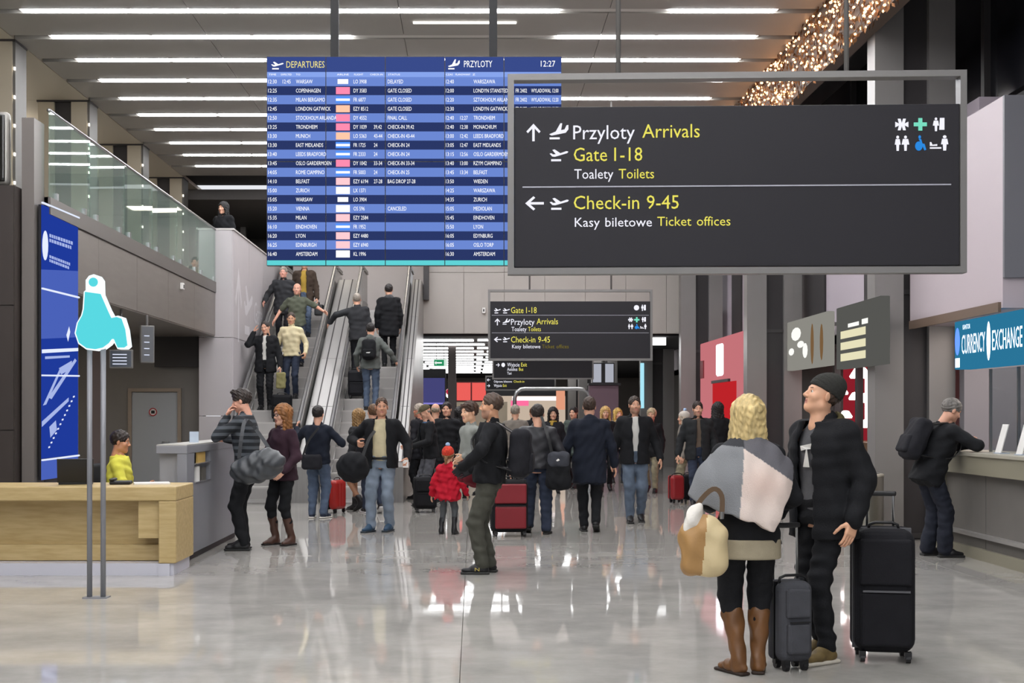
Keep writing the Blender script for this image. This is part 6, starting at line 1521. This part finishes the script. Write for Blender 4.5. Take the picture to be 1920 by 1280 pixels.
r5 = rider('man in an open brown jacket and yellow shirt at the top of the left escalator', 573, 28.2, 1.78, 180, hair='short', legs=NARROW, armL=(-.2, .1, -.96), curl=1.1, top=dict(mat=DKBROWN, len=.44, thick=.03, open=(.06, .06)), shirt=('shirt', MUSTARD), bottom=dict(mat=JEANS), shoes=dict(mat=SHOEBLK))
wq = to_world(r5, r5['wr'][-1]); t = thing('briefcase', 'dark briefcase carried by the man in the yellow shirt', 'briefcase', (wq.x, wq.y, wq.z - .38)); boxo('case_body', LEATHER, (-.05, .14, -.12, .12, 0, .24), t, .02); MB().tube([(.04, -.07, .23), (.04, -.06, .29), (.04, .06, .29), (.04, .07, .23)], .01).build('handle', PLAST, t, True)
wq = to_world(r1, r1['wr'][-1]); t = thing('carrier_bag', 'olive carrier bag in the hand of the man in the black suit', 'bag', (wq.x + .02, wq.y - .02, wq.z - .44)); s = Sdf(); s.box((0, 0, .16), (.09, .07, .16), r=.03); sdf_obj('bag_body', s, .013, cloth('bag_olive', '#8a845a'), t, wrinkle=.006); MB().tube([(-.05, 0, .30), (0, 0, .38), (.05, 0, .30)], .008).build('handle', PLAST, t, True)
y_, z_ = on_step(24.9); suitcase('black trolley case standing on the left escalator step', ((530 - CX) * 24.9 / F, y_, z_), .1, .40, .22, .48, cloth('case_black5', '#18181b'), None, .0)
r6 = rider('grey-haired man in a dark jacket leaning on the rail of the right escalator', 672, 26.3, 1.76, 4, hair='short', haircol='#8e867c', legs=NARROW, lean=(.06, -.06), armL=(-.72, .15, -.42), poleL=(-.6, -1, .2), top=dict(mat=CHAR, len=.43, thick=.035), bottom=dict(mat=BLACK2), shoes=dict(mat=SHOEBLK))
r7 = rider('person in a long black coat with grey hood at the right escalator\'s right side', 728, 26.6, 1.76, 6, hair='short', haircol='#1b1514', legs=NARROW, top=dict(mat=BLACK, len=.37, thick=.04, hood=True, hoodcol=cloth('hood_grey', '#4b4d50'), name='coat'), bottom=dict(mat=BLACK), shoes=dict(mat=SHOEBLK))
r8 = rider('person in a grey hooded top with a backpack riding up', 694, 25.05, 1.74, -3, hair='short', haircol='#1a1513', legs=NARROW, armR=(.55, .2, -.7), armL=(-.22, .3, -.85), top=dict(mat=cloth('hoodie_grey', '#5e625f'), len=.47, thick=.03, hood=True, name='hoodie'), bottom=dict(mat=JEANS), shoes=dict(mat=SHOEBLK))
backpack(r8, 'small black backpack on the rider in the grey hooded top', BLACK, .28, .40, .15, MP_W)
y_, z_ = on_step(25.6); suitcase('dark trolley case standing on the right escalator step', ((662 - CX) * 25.6 / F + .08, y_, z_), .0, .36, .22, .52, cloth('case_dark6', '#26262a'), None, .0)
# 19 person upstairs
person('dark-hooded person standing upstairs behind the white wall', (-5.2, 26.3, MEZ), 1.9, 150, True, .016, hair='long', haircol='#0f0d0d', top=dict(mat=BLACK, len=.4, thick=.05, hood=True), bottom=dict(mat=BLACK), shoes=dict(mat=SHOEBLK))
# 20 ceiling-hung cables stay with the signs; exchange clerk seen through glass
person('exchange clerk in a pale top sitting behind the counter glass', (6.5, 12.6, 0), 1.68, 90, True, .016, hair='short', haircol='#4a3426', hipz=.55, legs=((-.11, .40, 0, 0, 0), (.11, .40, 0, 0, 0)), armL=(-.1, .6, -.5), armR=(.1, .6, -.5), top=dict(mat=cloth('pale_top', '#a9a6ac'), name='blouse'), bottom=dict(mat=BLACK), shoes=dict(mat=SHOEBLK))
